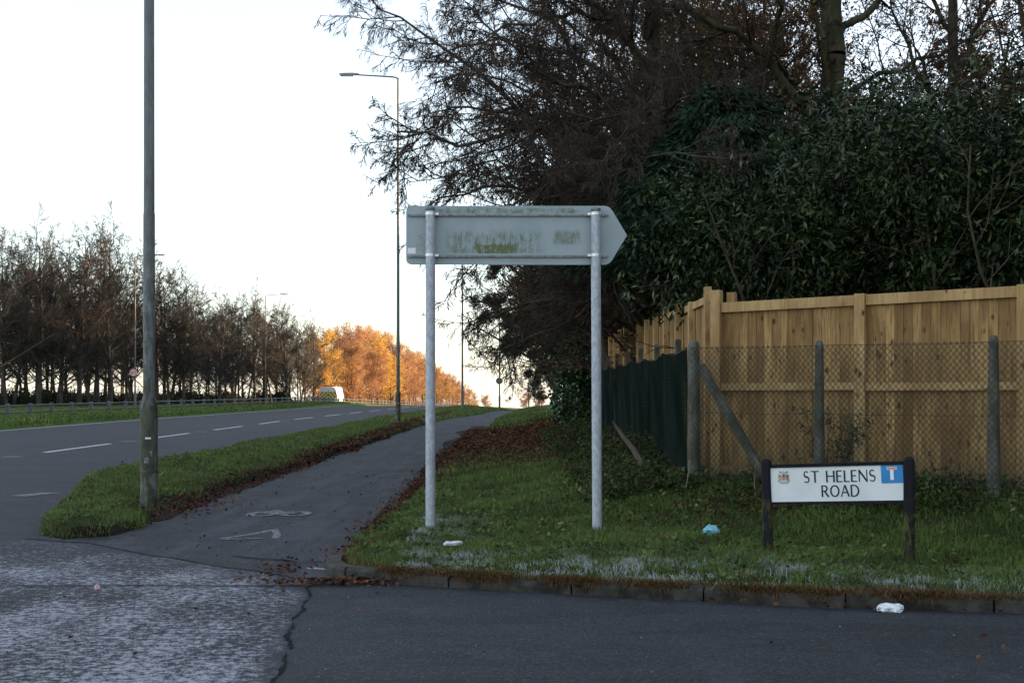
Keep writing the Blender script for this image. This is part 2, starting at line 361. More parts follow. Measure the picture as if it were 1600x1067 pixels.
# ------------------------------------------------------------------ terrain
def axis(pts):   # list of (start, step) pairs and end
    out = []
    for (a, st), (b, _) in zip(pts[:-1], pts[1:]): out += list(np.arange(a, b-1e-6, st))
    return np.array(out+[pts[-1][0]])
def gridmesh(us, ys, zf, name, mat, useU=True):
    Ug, Yg = np.meshgrid(us, ys); Xg = Ug+(curve(Yg) if useU else 0); Z = zf(Xg, Yg)
    V = np.stack([Xg.ravel(), Yg.ravel(), Z.ravel()], 1); n, m_ = Ug.shape
    i = np.arange(n*m_).reshape(n, m_); Q = np.stack([i[:-1, :-1], i[:-1, 1:], i[1:, 1:], i[1:, :-1]], -1).reshape(-1, 4)
    return put(name, mesh_np(name, V, Q, True, mat), kind='structure')
us = axis([(-900, 120), (-60, 4), (-29, .5), (-26.8, 2), (-22.8, .25), (-17.8, 3.2), (-8.2, .2), (-6.9, .09), (6.5, .5), (12, 4), (60, 120), (900, 1)])
ys = axis([(-60, 10), (0, 1), (7, .09), (18, .3), (34, 1.5), (160, 12), (700, 150), (1900, 1)])
gridmesh(us, ys, height, 'ground', M['soil'])
def roadz(off): return lambda X, Y: drop(X-curve(Y), Y)+off
gridmesh(axis([(-18.3, .6), (-1.0, 1)]), axis([(-30, 5), (45, 2), (160, 10), (700, 1)]), roadz(0), 'main_road', M['asphalt_old'])
gridmesh(axis([(-27.4, 1), (-22.4, 1)]), axis([(20, 5), (160, 10), (700, 1)]), roadz(-.62), 'far_carriageway', M['asphalt_new'])
def sheet(name, poly, z, mat):
    me = bpy.data.meshes.new(name); me.from_pydata([(x, y, z) for x, y in poly], [], [tuple(range(len(poly)))]); me.materials.append(mat)
    o = put(name, me, kind='structure'); return o
seam = []
y = 9.45; random.seed(3)
while y > -12:
    seam.append((-1.42+.10*(8.9-y)*(1 if y > 4 else 1)+.02*math.sin(y*3.1)+.012*math.sin(y*11)+.006*math.sin(y*31)+random.uniform(-.008, .008), y)); y -= .08
right = [(60, -12), (60, 6.9), (9, 7.62), (5, 8.0), (3.2, 8.2), (2.06, 8.42), (.86, 8.8), (0, 9.1), (-.6, 9.3)]
# side road as a strip so that its jagged edge is its own
V = [(x, y, .004) for x, y in seam]; V2 = []
ky = [p[1] for p in KERB[::-1]]
def kx_right(yy): return 60
Vr = [(60, y, .004) for x, y in seam]
me_v = V+Vr; n = len(seam); me_f = [(i+1, n+i+1, n+i, i) for i in range(n-1)]
me = bpy.data.meshes.new('side_road'); me.from_pydata(me_v, [], me_f); me.materials.append(M['asphalt_new']); put('side_road', me, kind='structure')
# path
pe = [(-4.6, 12.05), (-3.9, 11.75), (-3.2, 11.0), (-2.5, 10.35), (-1.9, 9.8), (-1.5, 9.5)]
pys = np.concatenate([np.arange(12.1, 30, 1.0), np.arange(30, 160, 4.0), np.arange(160, 700, 20)])
def pathmesh():
    V = []; Fq = []
    cols_ = np.linspace(0, 1, 12)
    rows = []
    for t in cols_:
        pass
    for j, yy in enumerate([None]+list(pys)):
        for t in cols_:
            U = -4.6+t*(4.1)
            if yy is None: Yv = np.interp(U, [p[0] for p in pe]+[-.5], [p[1] for p in pe]+[9.3]); Yv += .06*math.sin(U*9)
            else: Yv = yy
            X = U+float(curve(Yv)); V.append((X, Yv, .0058+float(drop(np.array(U), np.array(Yv)))))
    k = len(cols_)
    for j in range(len(pys)):
        for i in range(k-1): Fq.append((j*k+i, j*k+i+1, (j+1)*k+i+1, (j+1)*k+i))
    me = bpy.data.meshes.new('path'); me.from_pydata(V, [], Fq); me.materials.append(M['asphalt_path']); put('path', me, kind='structure')
pathmesh()
def ribbon(name, pts, w, z, mat, jag=0, kind='structure', seed=1):
    r_ = random.Random(seed); V = []; Fq = []
    P = [Vector((p[0], p[1])) for p in pts]
    for i, p in enumerate(P):
        d = (P[min(i+1, len(P)-1)]-P[max(i-1, 0)]).normalized(); nn = Vector((-d.y, d.x))
        ww = (w[i] if isinstance(w, list) else w)/2
        for s in (-1, 1): q = p+nn*s*(ww+r_.uniform(-jag, jag)); V.append((q.x, q.y, (z(q.x, q.y) if callable(z) else z)))
    for i in range(len(P)-1): Fq.append((2*i, 2*i+1, 2*i+3, 2*i+2))
    me = bpy.data.meshes.new(name); me.from_pydata(V, [], Fq); me.materials.append(mat); return put(name, me, kind=kind)
ribbon('road_seam', seam[4:], [.016+.010*math.sin(i*1.7)+.008*math.sin(i*.6) for i in range(len(seam)-4)], .0085, M['seam'], .004)
ribbon('road_seam', [(x, 9.16+.015*math.sin(x*4)+.012*x*0) for x in np.arange(-9, -1.3, .15)], .022, .0075, M['seam'], .01)
ribbon('road_seam', [(-2.35, 10.75), (-2.15, 10.62), (-2.0, 10.55), (-1.85, 10.48), (-1.75, 10.36), (-1.55, 10.4)], .035, .015, M['seam'], .012)
M['mulch'] = blotch('dark leaf mulch', (.012, .008, .006), (.045, .024, .016), 26, .95, .1, bump=.6)
ribbon('leaf_mulch', [(-3.97+.06*math.sin(v*1.1)+float(curve(v)), v) for v in np.arange(13.6, 62, .35)], .42, .012, M['mulch'], .07)
ribbon('leaf_mulch', [(-1.34+.04*math.sin(v*1.7)-(.12 if v > 22 else 0), v) for v in np.arange(10.4, 27, .3)], .24, .012, M['mulch'], .05)
ribbon('leaf_mulch', [(-1.36+.15*math.sin(v*.7)+.1*(v-27)/20, v) for v in np.arange(27, 50, .4)], .75, .0145, M['mulch'], .14)
# road paint: dashes, left edge line, studs
rz = lambda off: (lambda x, y: float(drop(np.array(x-float(curve(y))), np.array(y)))+off)
k = 0
for i in range(16):
    y0 = 28.9+i*8.2 if i else 28.9
    y1 = y0+4.7
    pts = [(-10.55+float(curve(v)), v) for v in np.linspace(y0, y1, 4)]
    ribbon('road_marking', pts, .15, rz(.006), M['paint'], .008, seed=i)
    if i % 2 == 0 or i == 1:
        yy = y0-1.9; ribbon('road_marking', [(-10.75+float(curve(yy)), yy), (-10.35+float(curve(yy)), yy+.02)], .42, rz(.006), M['paint_worn'], .02, seed=50+i)
ribbon('road_marking', [(-17.75+float(curve(v)), v) for v in np.arange(30, 260, 4)], .14, rz(.006), M['paint'], .004)
ribbon('road_marking', [(-6.5, 16.9), (-6.32, 17.5)], .28, .006, M['paint_worn'], .05)
# worn cycle symbol and arrow on the path
def pathpt(px, py): Y = 2*EYE*1000/(py-610); return ((px-800)/F*Y, Y)
zp = .0085
for a in [[(345, 843), (400, 834), (430, 828)], [(428, 828), (434, 836), (430, 842)], [(350, 844), (380, 843), (412, 842)]]:
    ribbon('road_marking', [pathpt(*p) for p in a], .07, zp, M['paint_worn'], .01); zp += .0012
for cxp, cyp in [((410, 804)), ((462, 804))]:
    c_ = pathpt(cxp, cyp); pts = [(c_[0]+.13*math.cos(t), c_[1]+.24*math.sin(t)) for t in np.linspace(0, 6.283, 19)]
    ribbon('road_marking', pts, .10, zp, M['paint_worn'], .01); zp += .0012
ribbon('road_marking', [pathpt(412, 804), pathpt(430, 799), pathpt(450, 803), pathpt(462, 804)], .09, zp, M['paint_worn'], .02); ribbon('road_marking', [pathpt(432, 799), pathpt(438, 806), pathpt(455, 801)], .08, zp+.0012, M['paint_worn'], .02)
# kerb stones
def kerb():
    mb = MB(); P = [Vector((x, y, 0)) for x, y in KERB]+[Vector((30, 6.9, 0))]
    acc = [0]
    for a, b in zip(P, P[1:]): acc.append(acc[-1]+(b-a).length)
    def at(s):
        for i in range(len(P)-1):
            if s <= acc[i+1] or i == len(P)-2: t = (s-acc[i])/(acc[i+1]-acc[i]); return P[i].lerp(P[i+1], t), (P[i+1]-P[i]).normalized()
    s = 0; r_ = random.Random(4)
    while s < acc[-1]-1:
        ln = .91; h = r_.uniform(.085, .10)
        if 1.45 < s < 2.1: h = .07
        rings = []; o0 = r_.uniform(-.012, .012)
        for t in np.linspace(.007, ln-.007, 5):
            p, d = at(s+t); nn = Vector((-d.y, d.x, 0)); p = p+nn*o0
            j = r_.uniform(-.004, .004)
            rings.append([p+Vector((0, 0, -.1)), p+Vector((0, 0, h-.025+j)), p+nn*.02+Vector((0, 0, h+j)), p+nn*.12+Vector((0, 0, h+j)), p+nn*.12+Vector((0, 0, -.1))])
        mb.loft(rings); s += ln
    mb.build('kerb', M['kerb'], kind='structure')
kerb()

# ------------------------------------------------------------------ scattered ground cover
def norm(a): return a/np.maximum(np.linalg.norm(a, axis=-1, keepdims=True), 1e-9)
def blades(name, X, Y, Z, H, Wd, lean, mat, frost=None, dead=None, label=None, rg=rng, droop=None):
    n = len(X); az = rg.uniform(0, 2*np.pi, n); la = rg.uniform(0, 2*np.pi, n)
    wx = np.cos(az)*Wd/2; wy = np.sin(az)*Wd/2; lx = np.cos(la)*lean*H; ly = np.sin(la)*lean*H
    if droop is not None: lx = lx+droop[:, 0]; ly = ly+droop[:, 1]
    V = np.zeros((n, 5, 3))
    V[:, 0] = np.stack([X-wx, Y-wy, Z-.01], 1); V[:, 1] = np.stack([X+wx, Y+wy, Z-.01], 1)
    V[:, 2] = np.stack([X+wx*.8+lx*.35, Y+wy*.8+ly*.35, Z+H*.6], 1); V[:, 3] = np.stack([X-wx*.8+lx*.35, Y-wy*.8+ly*.35, Z+H*.6], 1)
    V[:, 4] = np.stack([X+lx, Y+ly, Z+H*np.sqrt(np.maximum(.1, 1-lean**2*.6))], 1)
    if droop is not None: V[:, 4, 2] += droop[:, 2]; V[:, 2:4, 2] += droop[:, None, 2]*.3
    i = np.arange(n)[:, None]*5
    me = mesh_np(name, V.reshape(-1, 3), [i+np.array([[0, 1, 2, 3]]), i+np.array([[3, 2, 4]])], False, mat)
    for nm, a in (('frost', frost), ('dead', dead)):
        if a is None: a = np.zeros(n)
        at = me.attributes.new(nm, 'FLOAT', 'POINT'); at.data.foreach_set('value', np.repeat(a, 5).astype(np.float32))
    return put(name, me, kind='stuff', label=label)
def sample(poly, x0, x1, y0, y1, dens, rg=rng, minsd=.0, off=0):
    n = int((x1-x0)*(y1-y0)*dens); X = rg.uniform(x0, x1, n); Y = rg.uniform(y0, y1, n)
    s = sdist(poly, X-curve(Y), Y)+wob(X, Y)*.6*(poly is PA); k = s > minsd; return X[k], Y[k], s[k]
def fnoise(X, Y, s=1.0): return .5+.17*(np.sin(X*2.3*s+Y*1.1*s)+np.sin(Y*3.7*s-X*1.9*s+1)+np.sin(X*5.1*s+Y*4.3*s+2)*.7)
def grass_patch(poly, bands, label, kerbfrost):
    XX = []; 
    for (x0, x1, y0, y1, dens, h, wd) in bands:
        X, Y, s = sample(poly, x0, x1, y0, y1, dens)
        fn = fnoise(X, Y)
        if poly is PB:
            # leaf-covered and shaded strips carry thin grass
            leafy = np.exp(-((X-.9)/3.2)**8-((Y-32+1.2*np.sin(X*2))/11.5)**6); under = ss(X, 1.0, 1.9)*(Y > 13.2)
            yf = 13.7-.6*(X-2.19); fl = ss(Y-yf, -1.0, -.2)*(X > 1.7)
            keep = rng.random(len(X)) > np.clip(.93*leafy+.5*under+.7*fl, 0, .95)
        else:
            bare = np.exp(-(((X+3.95)/.5)**2+((Y-15.0)/1.2)**2)**2); edge = np.exp(-((X-curve(Y)+3.9)/.35)**2)*(Y > 15)
            keep = rng.random(len(X)) > np.clip(.95*bare+.8*edge, 0, .97)
        thin = (rng.random(len(X)) < .25+1.1*fnoise(X, Y, 2.3)); keep &= thin
        X, Y, s, fn = X[keep], Y[keep], s[keep], fn[keep]
        H = h*(.30+.85*fn)*rng.uniform(.4, 1.2, len(X))
        XX.append((X, Y, s, H, np.full(len(X), wd)*rng.uniform(.7, 1.3, len(X))))
    X, Y, s, H, Wd = [np.concatenate([q[i] for q in XX]) for i in range(5)]
    Z = height(X, Y); n = len(X)
    if kerbfrost:
        fr = (Y < 13)*ss(s, 1.5, .15)*(X > -.9)*.9+.0*Y
        dd = (ss(s, .17, .03)*(Y < 10.2)*(rng.random(n) < .8)).astype(float)
        H = np.where(s < .25, H*.8, H)
    else: fr = np.zeros(n); dd = (rng.random(n) < .04).astype(float)
    blades('grass', X, Y, Z, H, Wd, rng.uniform(.2, 1.0, n)+1.1*(rng.random(n) < .3), M['grass'], np.clip(fr, 0, 1), dd, label)
grass_patch(PB, [(-2, 5.2, 7.8, 13.8, 4300, .085, .006), (-1.6, 2.2, 13.8, 20, 1700, .09, .008), (-1.5, 2.4, 20, 34, 500, .12, .012), (-1.5, 5, 34, 90, 90, .15, .03), (5.2, 9, 7.4, 13, 500, .1, .009)], 'green grass on the verge in front of the timber fence', True)
grass_patch(PA, [(-6.9, -3.5, 11.5, 17, 3600, .085, .007), (-6.9, -3.5, 17, 26, 1700, .085, .008), (-6.9, -3.3, 26, 50, 500, .09, .014), (-6.9, 0, 50, 110, 90, .16, .03)], 'green grass between the main road and the path', False)
def medianblades():
    X = rng.uniform(-22, -16.5, 60000); Y = rng.uniform(40, 150, 60000); U = X-curve(Y); k = (U > -21.9) & (U < -18.1); X = X[k]; Y = Y[k]
    X2 = rng.uniform(-38, -26, 40000); Y2 = rng.uniform(60, 120, 40000); U2 = X2-curve(Y2); k = U2 < -28; X = np.concatenate([X, X2[k]]); Y = np.concatenate([Y, Y2[k]])
    n = len(X); blades('grass', X, Y, height(X, Y), rng.uniform(.08, .2, n), np.full(n, .05), rng.uniform(.1, .6, n), M['grass'], label='grass on the strip by the knee rail')
medianblades()
# dead grass hanging over the kerb
def kerbfringe():
    P = np.array(KERB[3:]); acc = np.concatenate([[0], np.cumsum(np.linalg.norm(np.diff(P, axis=0), axis=1))])
    n = 26000; s = rng.uniform(0, acc[-1], n); X = np.interp(s, acc, P[:, 0]); Y = np.interp(s, acc, P[:, 1])
    cl = fnoise(X*3, Y*3)+.25*np.exp(-((X-.0)/.25)**2)+.2*np.exp(-((X-2.0)/.6)**2); k = rng.random(n) < np.clip((cl-.30)*2.4, .03, 1); X, Y, cl = X[k], Y[k], cl[k]; n = len(X)
    back = rng.uniform(.0, .14, n); Y = Y+back; Z = np.full(n, .092)
    H = rng.uniform(.02, .065, n); fw = rng.uniform(.3, 1, n); dr = np.stack([rng.normal(0, .03, n), -(back+.02)*fw-rng.uniform(.0, .03, n), -rng.uniform(.0, .10, n)*np.clip(cl*1.5, .3, 1)*(fw > .6)], 1)
    blades('dead_grass', X, Y, Z, H, np.full(n, .007), rng.uniform(.2, .8, n), M['grass'], ((rng.random(n) < .45)*1.0)*(back > .04), np.ones(n), 'brown dead grass trailing over the kerb edge', droop=dr)
kerbfringe()
def leaves(name, X, Y, Z, size, mat, label, tilt=.5, kind='stuff'):
    n = len(X); az = rng.uniform(0, 6.283, n); d = np.stack([np.cos(az), np.sin(az), rng.normal(0, tilt, n)], 1); d = norm(d)
    up = norm(np.stack([rng.normal(0, tilt, n), rng.normal(0, tilt, n), np.ones(n)], 1)); sd_ = norm(np.cross(d, up))
    P = np.stack([X, Y, Z], 1); s = size[:, None]; b = up*s*.14
    V = np.stack([P-d*s*.5, P+sd_*s*.32+b, P+d*s*.5, P-sd_*s*.32+b], 1)
    return put(name, mesh_np(name, V.reshape(-1, 3), np.arange(n*4).reshape(n, 4), False, mat), kind=kind, label=label)
def fallen():
    XS = []; YS = []
    def ell(cx_, cy_, rx, ry, n): t = rng.normal(0, .5, (n, 2)); XS.append(cx_+t[:, 0]*rx); YS.append(cy_+t[:, 1]*ry)
    n = 34000; XS.append(rng.uniform(-1.5, 2.6, n)); YS.append(32+rng.uniform(-12.5, 12.5, n)+rng.normal(0, .8, n)); ell(-1.1, 24, .5, 8, 2600); ell(.9, 21, 1.2, 5, 1500)
    n = 17000; Y = 13.5+rng.random(n)**.8*60; u = -3.98+rng.normal(0, .15, n)+.08*np.sin(Y*.9); XS.append(u+curve(Y)); YS.append(Y)
    n = 3200; Y = rng.uniform(10.3, 30, n); XS.append(-1.36+rng.normal(0, .10, n)); YS.append(Y)
    ell(-3.9, 14.9, .7, 1.3, 500); ell(-1.2, 9.22, .55, .12, 420); ell(-1.8, 9.9, .25, .5, 120)
    n = 260; XS.append(rng.uniform(-1, 5, n)); YS.append(rng.uniform(8.4, 13, n))
    n = 60; XS.append(rng.uniform(-5, 3, n)); YS.append(rng.uniform(6.3, 9, n))
    n = 110; XS.append(rng.uniform(-3.7, -1.4, n)); YS.append(rng.uniform(10, 22, n))
    ell(3.2, 12.2, 1.8, .5, 1200); ell(1.6, 13.8, .4, .9, 400)
    n = 70; XS.append(rng.uniform(0, 4, n)); q = XS[-1]; YS.append(np.interp(q, [p[0] for p in KERB], [p[1] for p in KERB])-rng.uniform(0, .2, n)**1.3)
    X = np.concatenate(XS); Y = np.concatenate(YS); Z = np.maximum(height(X, Y), drop(X-curve(Y), Y)+.012)+rng.uniform(.006, .03, len(X))
    g = (Y > 8.6) & (Y < 13) & (X > -.8); Z[g] += .03
    leaves('fallen_leaves', X, Y, Z, rng.uniform(.022, .055, len(X))*(1+.9*ss(Y, 18, 34)), M['litter_leaf'], 'brown fallen leaves along the path and under the trees')
fallen()
def pebbles():
    n = 420; X = rng.uniform(-4.5, 4, n); Y = rng.uniform(6.2, 24, n); k = (height(X, Y) < 0); X, Y = X[k], Y[k]; n = len(X)
    mb = MB()
    for x, y in zip(X, Y):
        r = random.uniform(.003, .008); mb.lathe([(r*.6, -.001), (r, r*.4), (r*.5, r*.9)], 5, Matrix.Translation((x, y, .01)))
    mb.build('grit', blotch('pale grit', (.10, .095, .09), (.24, .23, .22), 30), kind='stuff', label='loose grit on the road and path')
pebbles()

# ------------------------------------------------------------------ undergrowth
def rosette(C, D, m, size, width, ang, jit=.3, droop=0.0):
    n = len(C); C = np.repeat(C, m, 0); D = np.repeat(norm(D), m, 0); k = len(C)
    v = rng.normal(0, 1, (k, 3)); v = norm(v-(v*D).sum(1, keepdims=True)*D)
    a = np.radians(rng.normal(ang, 14, k))[:, None]; d = norm(D*np.cos(a)+v*np.sin(a)+np.array([0, 0, -droop])+rng.normal(0, .1, (k, 3)))
    s = size*rng.uniform(.65, 1.25, (k, 1)); P = C+rng.normal(0, jit*size, (k, 3))
    sd_ = norm(np.cross(d, rng.normal(0, .6, (k, 3))+np.array([0, 0, 1.0]))); nn = np.cross(sd_, d)
    V = np.stack([P, P+d*s*.45+sd_*s*width-nn*s*.05, P+d*s-nn*s*.12, P+d*s*.45-sd_*s*width-nn*s*.05], 1)
    return V.reshape(-1, 3)
def leafmesh(name, V, mat): return mesh_np(name, V, np.arange(len(V)).reshape(-1, 4), False, mat)
def undergrowth():
    n = 5200; X = np.concatenate([rng.uniform(.7, 1.85, n), rng.uniform(1.6, 6, 2600)]); Y = np.concatenate([13.0+rng.random(n)**1.5*20, np.zeros(2600)])
    yf = 13.15-.6*(X-1.88); Y[n:] = yf[n:]-rng.random(2600)**2*1.0+.25
    Hh = .27*fnoise(X*1.3, Y*.8)*rng.random(len(X))*np.where(np.arange(len(X)) < n, 1.4*ss(X, .5, 1.8), .55)
    k = rng.random(len(X)) < np.clip(fnoise(X*1.7+3, Y)*1.5, .1, 1); X, Y, Hh = X[k], Y[k], Hh[k]
    C = np.stack([X, Y, height(X, Y)+Hh], 1); D = rng.normal(0, .5, C.shape)+np.array([-.1, -.3, 1])
    put('undergrowth', leafmesh('undergrowth', rosette(C, D, 6, .052, .27, 65, .9), M['bramble']), kind='stuff', label='low brambles and ivy along the fence foot')
undergrowth()
def weeds():
    X, Y, _ = sample(PB, -1.3, 5.5, 8.6, 16, 26, minsd=.12); X2, Y2, _ = sample(PA, -6.6, -3.7, 12, 24, 20, minsd=.1); X = np.concatenate([X, X2]); Y = np.concatenate([Y, Y2])
    k = rng.random(len(X)) < np.clip(fnoise(X*2+5, Y*2)*1.4-.25, 0, 1); X, Y = X[k], Y[k]
    C = np.stack([X, Y, height(X, Y)+.03], 1); put('weeds', leafmesh('weeds', rosette(C, np.tile([0, 0, 1.], (len(X), 1)), 9, .055, .3, 62, .7), M['weed']), kind='stuff', label='broad leaved weeds low in the verge grass')
weeds()

# ------------------------------------------------------------------ trees
def grow(P, D, Ln, R, levels, pts0=None, rad0=None, rg=rng):
    """returns list per level of (p0,p1,r0,r1) and the twig tips"""
    outp = []; 
    for li, lv in enumerate(levels):
        if li == 0 and pts0 is not None: pts = pts0; rr = rad0; k = pts.shape[1]-1; Lv = np.linalg.norm(np.diff(pts, axis=1), axis=2).sum(1)
        else:
            n = len(P); k = lv.get('k', 4); pts = np.zeros((n, k+1, 3)); pts[:, 0] = P; d = norm(D); st = (Ln/k)[:, None]; Lv = Ln
            for i in range(k):
                d = norm(d+rg.normal(0, lv.get('wob', .15), (n, 3))+np.array([0, 0, lv.get('trop', 0)])); pts[:, i+1] = pts[:, i]+d*st
            rr = R[:, None]*(1-(1-lv.get('taper', .4))*np.linspace(0, 1, k+1)[None])
        outp.append((pts[:, :-1].reshape(-1, 3), pts[:, 1:].reshape(-1, 3), rr[:, :-1].ravel(), rr[:, 1:].ravel()))
        m = lv.get('n', 0)
        if not m: break
        n = len(pts); t0 = lv.get('t0', .25)
        t = t0+(1-t0)*((np.arange(m)[None]+rg.random((n, m)))/m); t = np.minimum(t, .999); fi = t*k; ii = fi.astype(int); fr = (fi-ii)[..., None]
        a = np.take_along_axis(pts, ii[..., None].repeat(3, 2), 1); b = np.take_along_axis(pts, (ii+1)[..., None].repeat(3, 2), 1)
        p = a*(1-fr)+b*fr; dl = norm(b-a); rl = np.take_along_axis(rr, ii, 1)*(1-fr[..., 0])+np.take_along_axis(rr, ii+1, 1)*fr[..., 0]
        v = rg.normal(0, 1, p.shape); v[..., 2] *= lv.get('flat', 1); v = norm(v-(v*dl).sum(-1, keepdims=True)*dl)
        an = np.radians(rg.normal(lv.get('ang', 50), 10, (n, m)))[..., None]
        D = (dl*np.cos(an)+v*np.sin(an)).reshape(-1, 3)
        Ln = (Lv[:, None]*lv.get('lr', .6)*(1-lv.get('shrink', .6)*(t-t0)/(1-t0))*rg.uniform(.6, 1.15, (n, m))).ravel()
        R = np.maximum((rl*lv.get('rr', .6)).ravel(), lv.get('rmin', .003)); P = p.reshape(-1, 3)
    return outp
def tubes(segs, sides):
    p0, p1, r0, r1 = segs; n = len(p0); d = norm(p1-p0); ref = np.where(np.abs(d[:, 2:3]) > .8, np.array([[1., 0, 0]]), np.array([[0, 0, 1.]]))
    a = norm(np.cross(d, ref)); b = np.cross(d, a); th = np.linspace(0, 2*np.pi, sides, endpoint=False)
    o = a[:, None]*np.cos(th)[None, :, None]+b[:, None]*np.sin(th)[None, :, None]
    V = np.concatenate([p0[:, None]+o*r0[:, None, None], p1[:, None]+o*r1[:, None, None]+0*d[:, None]], 1)
    j = np.arange(sides); k = (j+1) % sides; q = np.stack([j, k, k+sides, j+sides], 1)
    return V.reshape(-1, 3), (np.arange(n)[:, None, None]*2*sides+q[None]).reshape(-1, 4)
def merged(name, parts, mat):
    Vs = []; Fs = []; o = 0
    for V, Q in parts: Vs.append(V); Fs.append(Q+o); o += len(V)
    return mesh_np(name, np.concatenate(Vs), np.concatenate(Fs), True, mat)
def tree_from(name, g, label, cat, group, split, bark, twig, leaf=None, loc=(0, 0, 0), sides=(10, 7, 5, 3, 3, 3)):
    root = thing(name, label, cat, loc, 0, group)
    put('trunk', merged('trunk', [tubes(s, sides[i]) for i, s in enumerate(g[:split])], bark), root)
    put('crown', merged('crown', [tubes(s, sides[i+split]) for i, s in enumerate(g[split:])], twig), root)
    if leaf: put('foliage', leaf, root)
    return root
def leaf_on(g, lv, n, size, width, mat, name='foliage', droop=.3, spread=.1):
    p0, p1, _, _ = g[lv]; i = rng.integers(0, len(p0), n); t = rng.random((n, 1)); C = p0[i]*(1-t)+p1[i]*t+rng.normal(0, spread, (n, 3))
    return leafmesh(name, rosette(C, p1[i]-p0[i], 1, size, width, 60, .3, droop), mat)

# --- bare belt trees on the far side of the main road
def belt_proto(H, seed, stems=1, rmin=.009, twigmul=1.0):
    rg = np.random.default_rng(seed); P = np.zeros((stems, 3)); P[:, :2] = rg.normal(0, .25 if stems > 1 else 0, (stems, 2)); D = np.tile([0, 0, 1.], (stems, 1))+rg.normal(0, .07 if stems > 1 else .01, (stems, 3))
    return grow(P, D, np.full(stems, H*.78), np.full(stems, .16 if stems == 1 else .11), [
        dict(k=9, wob=.03, trop=.05, n=36 if stems == 1 else 20, t0=.16, ang=46, lr=.50, shrink=.42, rr=.5, taper=.2, rmin=.022),
        dict(k=5, wob=.15, trop=.045, n=10, t0=.12, ang=42, lr=.46, rr=.5, taper=.3, rmin=.012),
        dict(k=3, wob=.14, trop=.08, n=7, t0=.1, ang=40, lr=.5, rr=.6, taper=.5, rmin=rmin),
        dict(k=2, wob=.16, trop=.04, n=int(5*twigmul), t0=.1, ang=38, lr=.55, rr=.7, taper=.6, rmin=rmin*.8),
        dict(k=2, wob=.15, taper=.5)], rg=rg)
bgroup = 'bare trees in the belt beyond the main road'
protos = []
for i, (H, st) in enumerate([(12, 1), (11.5, 3), (12.5, 1), (11, 2)]):
    g = belt_proto(H, 20+i, st); protos.append(g)
def belt(gs, names, spots, bark, twig, labels, cat, group, leafs=None, nm='bare_tree'):
    roots = {}
    for j, (x, y, k, s, lab) in enumerate(spots):
        z = hz(x, y)-.05
        if k not in roots:
            lf = leafs(gs[k], k) if leafs else None
            roots[k] = tree_from(nm, gs[k], lab, cat, group, 2, bark[k % len(bark)], twig[k % len(twig)], lf, (x, y, z), (8, 4, 3, 3, 3)); o = roots[k]
        else: o = dup(roots[k], (x, y, z), 0, label=lab)
        o.rotation_euler.z = (j*2.39) % 6.28; o.scale = (s*1.0, s*1.0, s)
spots = []; rr_ = random.Random(11)
lab0 = 'bare dark tree in the roadside belt beyond the knee rail'
front = [(-20, 88, .98), (8, 92, .99), (60, 93, .97), (92, 97, .95), (122, 95, 1.0), (150, 99, 1.0), (178, 100, 1.02), (205, 103, .98), (240, 104, .96), (262, 107, .97), (290, 106, .88), (318, 112, .85), (345, 112, .9), (372, 118, .95), (398, 133, 1.0), (425, 134, 1.0), (448, 128, .95), (468, 134, .92), (488, 139, .86)]
desc = ['bare tree at the left edge of the frame, behind the knee rail', 'tallest bare tree near the left edge of the frame', 'bare tree with twin dark trunks near the left edge',
        'bare tree standing between the frame edge clump and the speed sign column', 'bare tree a little left of the first lamp column and its speed sign', 'bare tree two trunks left of the column carrying the speed sign', 'bare tree just left of the column carrying the speed sign', 'bare tree directly behind the round speed sign', 'bare tree just right of the nearest lamp column, beyond the road',
        'second bare tree to the right of the nearest lamp column', 'third bare tree to the right of the nearest lamp column', 'slender bare tree at the dip in the belt top', 'bare tree just right of the dip in the belt top', 'bare tree midway between the belt dip and the belt lamp column', 'bare tree just left of the far lamp column at the belt middle', 'bare tree just right of that far lamp column at the belt middle', 'bare tree second to the right of the belt lamp column', 'brownish bare tree left of the yellow tree', 'brown tree at the right end of the dark belt, beside the van']
for i, (px, Y, s) in enumerate(front):
    spots.append(((px-800)/F*Y, Y+rr_.uniform(-1, 1), i % 4, s*rr_.uniform(.95, 1.05)*float(np.interp(px, [0, 230, 300, 400, 490], [1.24, 1.2, 1.08, 1.02, 1.0])), desc[i] or lab0))
for i in range(30):
    px = -8+i*16.5+rr_.uniform(-9, 9); Y = 104+px*.085+rr_.uniform(0, 10); spots.append(((px-800)/F*Y, Y, (i*3+1) % 4, rr_.uniform(.9, 1.08)*float(np.interp(px, [0, 230, 300, 400, 490], [1.15, 1.12, 1.0, .95, .88])), lab0))
belt(protos, None, spots, [M['barkfar']], [M['twigfar']], None, 'tree', bgroup)
# scrub along the belt foot
def shrub_mesh(rx, ry, rz_, n, size, mat, width=.3, twigs=60):
    u = norm(rng.normal(0, 1, (n, 3))); u[:, 2] = np.abs(u[:, 2]); r = rng.random((n, 1))**.4; C = u*r*np.array([rx, ry, rz_])*(.8+.3*np.sin(u[:, :1]*5+u[:, 1:2]*4))
    return leafmesh('foliage', rosette(C, u+np.array([0, 0, .3]), 4, size, width, 55, .8, .1), mat)
sm = shrub_mesh(2.2, 1.6, 1.2, 1100, .16, M['scrub'])
g_sh = grow(np.zeros((14, 3)), rng.normal(0, .5, (14, 3))+np.array([0, 0, 1]), np.full(14, 1.3), np.full(14, .02), [dict(k=4, wob=.2, n=6, ang=45, lr=.5, rr=.6), dict(k=3, wob=.2, n=5, lr=.5, rr=.7, rmin=.006), dict(k=2)])
shr = thing('shrub', 'low dark scrub under the bare belt trees', 'shrub', (-38, 92, hz(-38, 92)), 0, 'scrub under the belt trees')
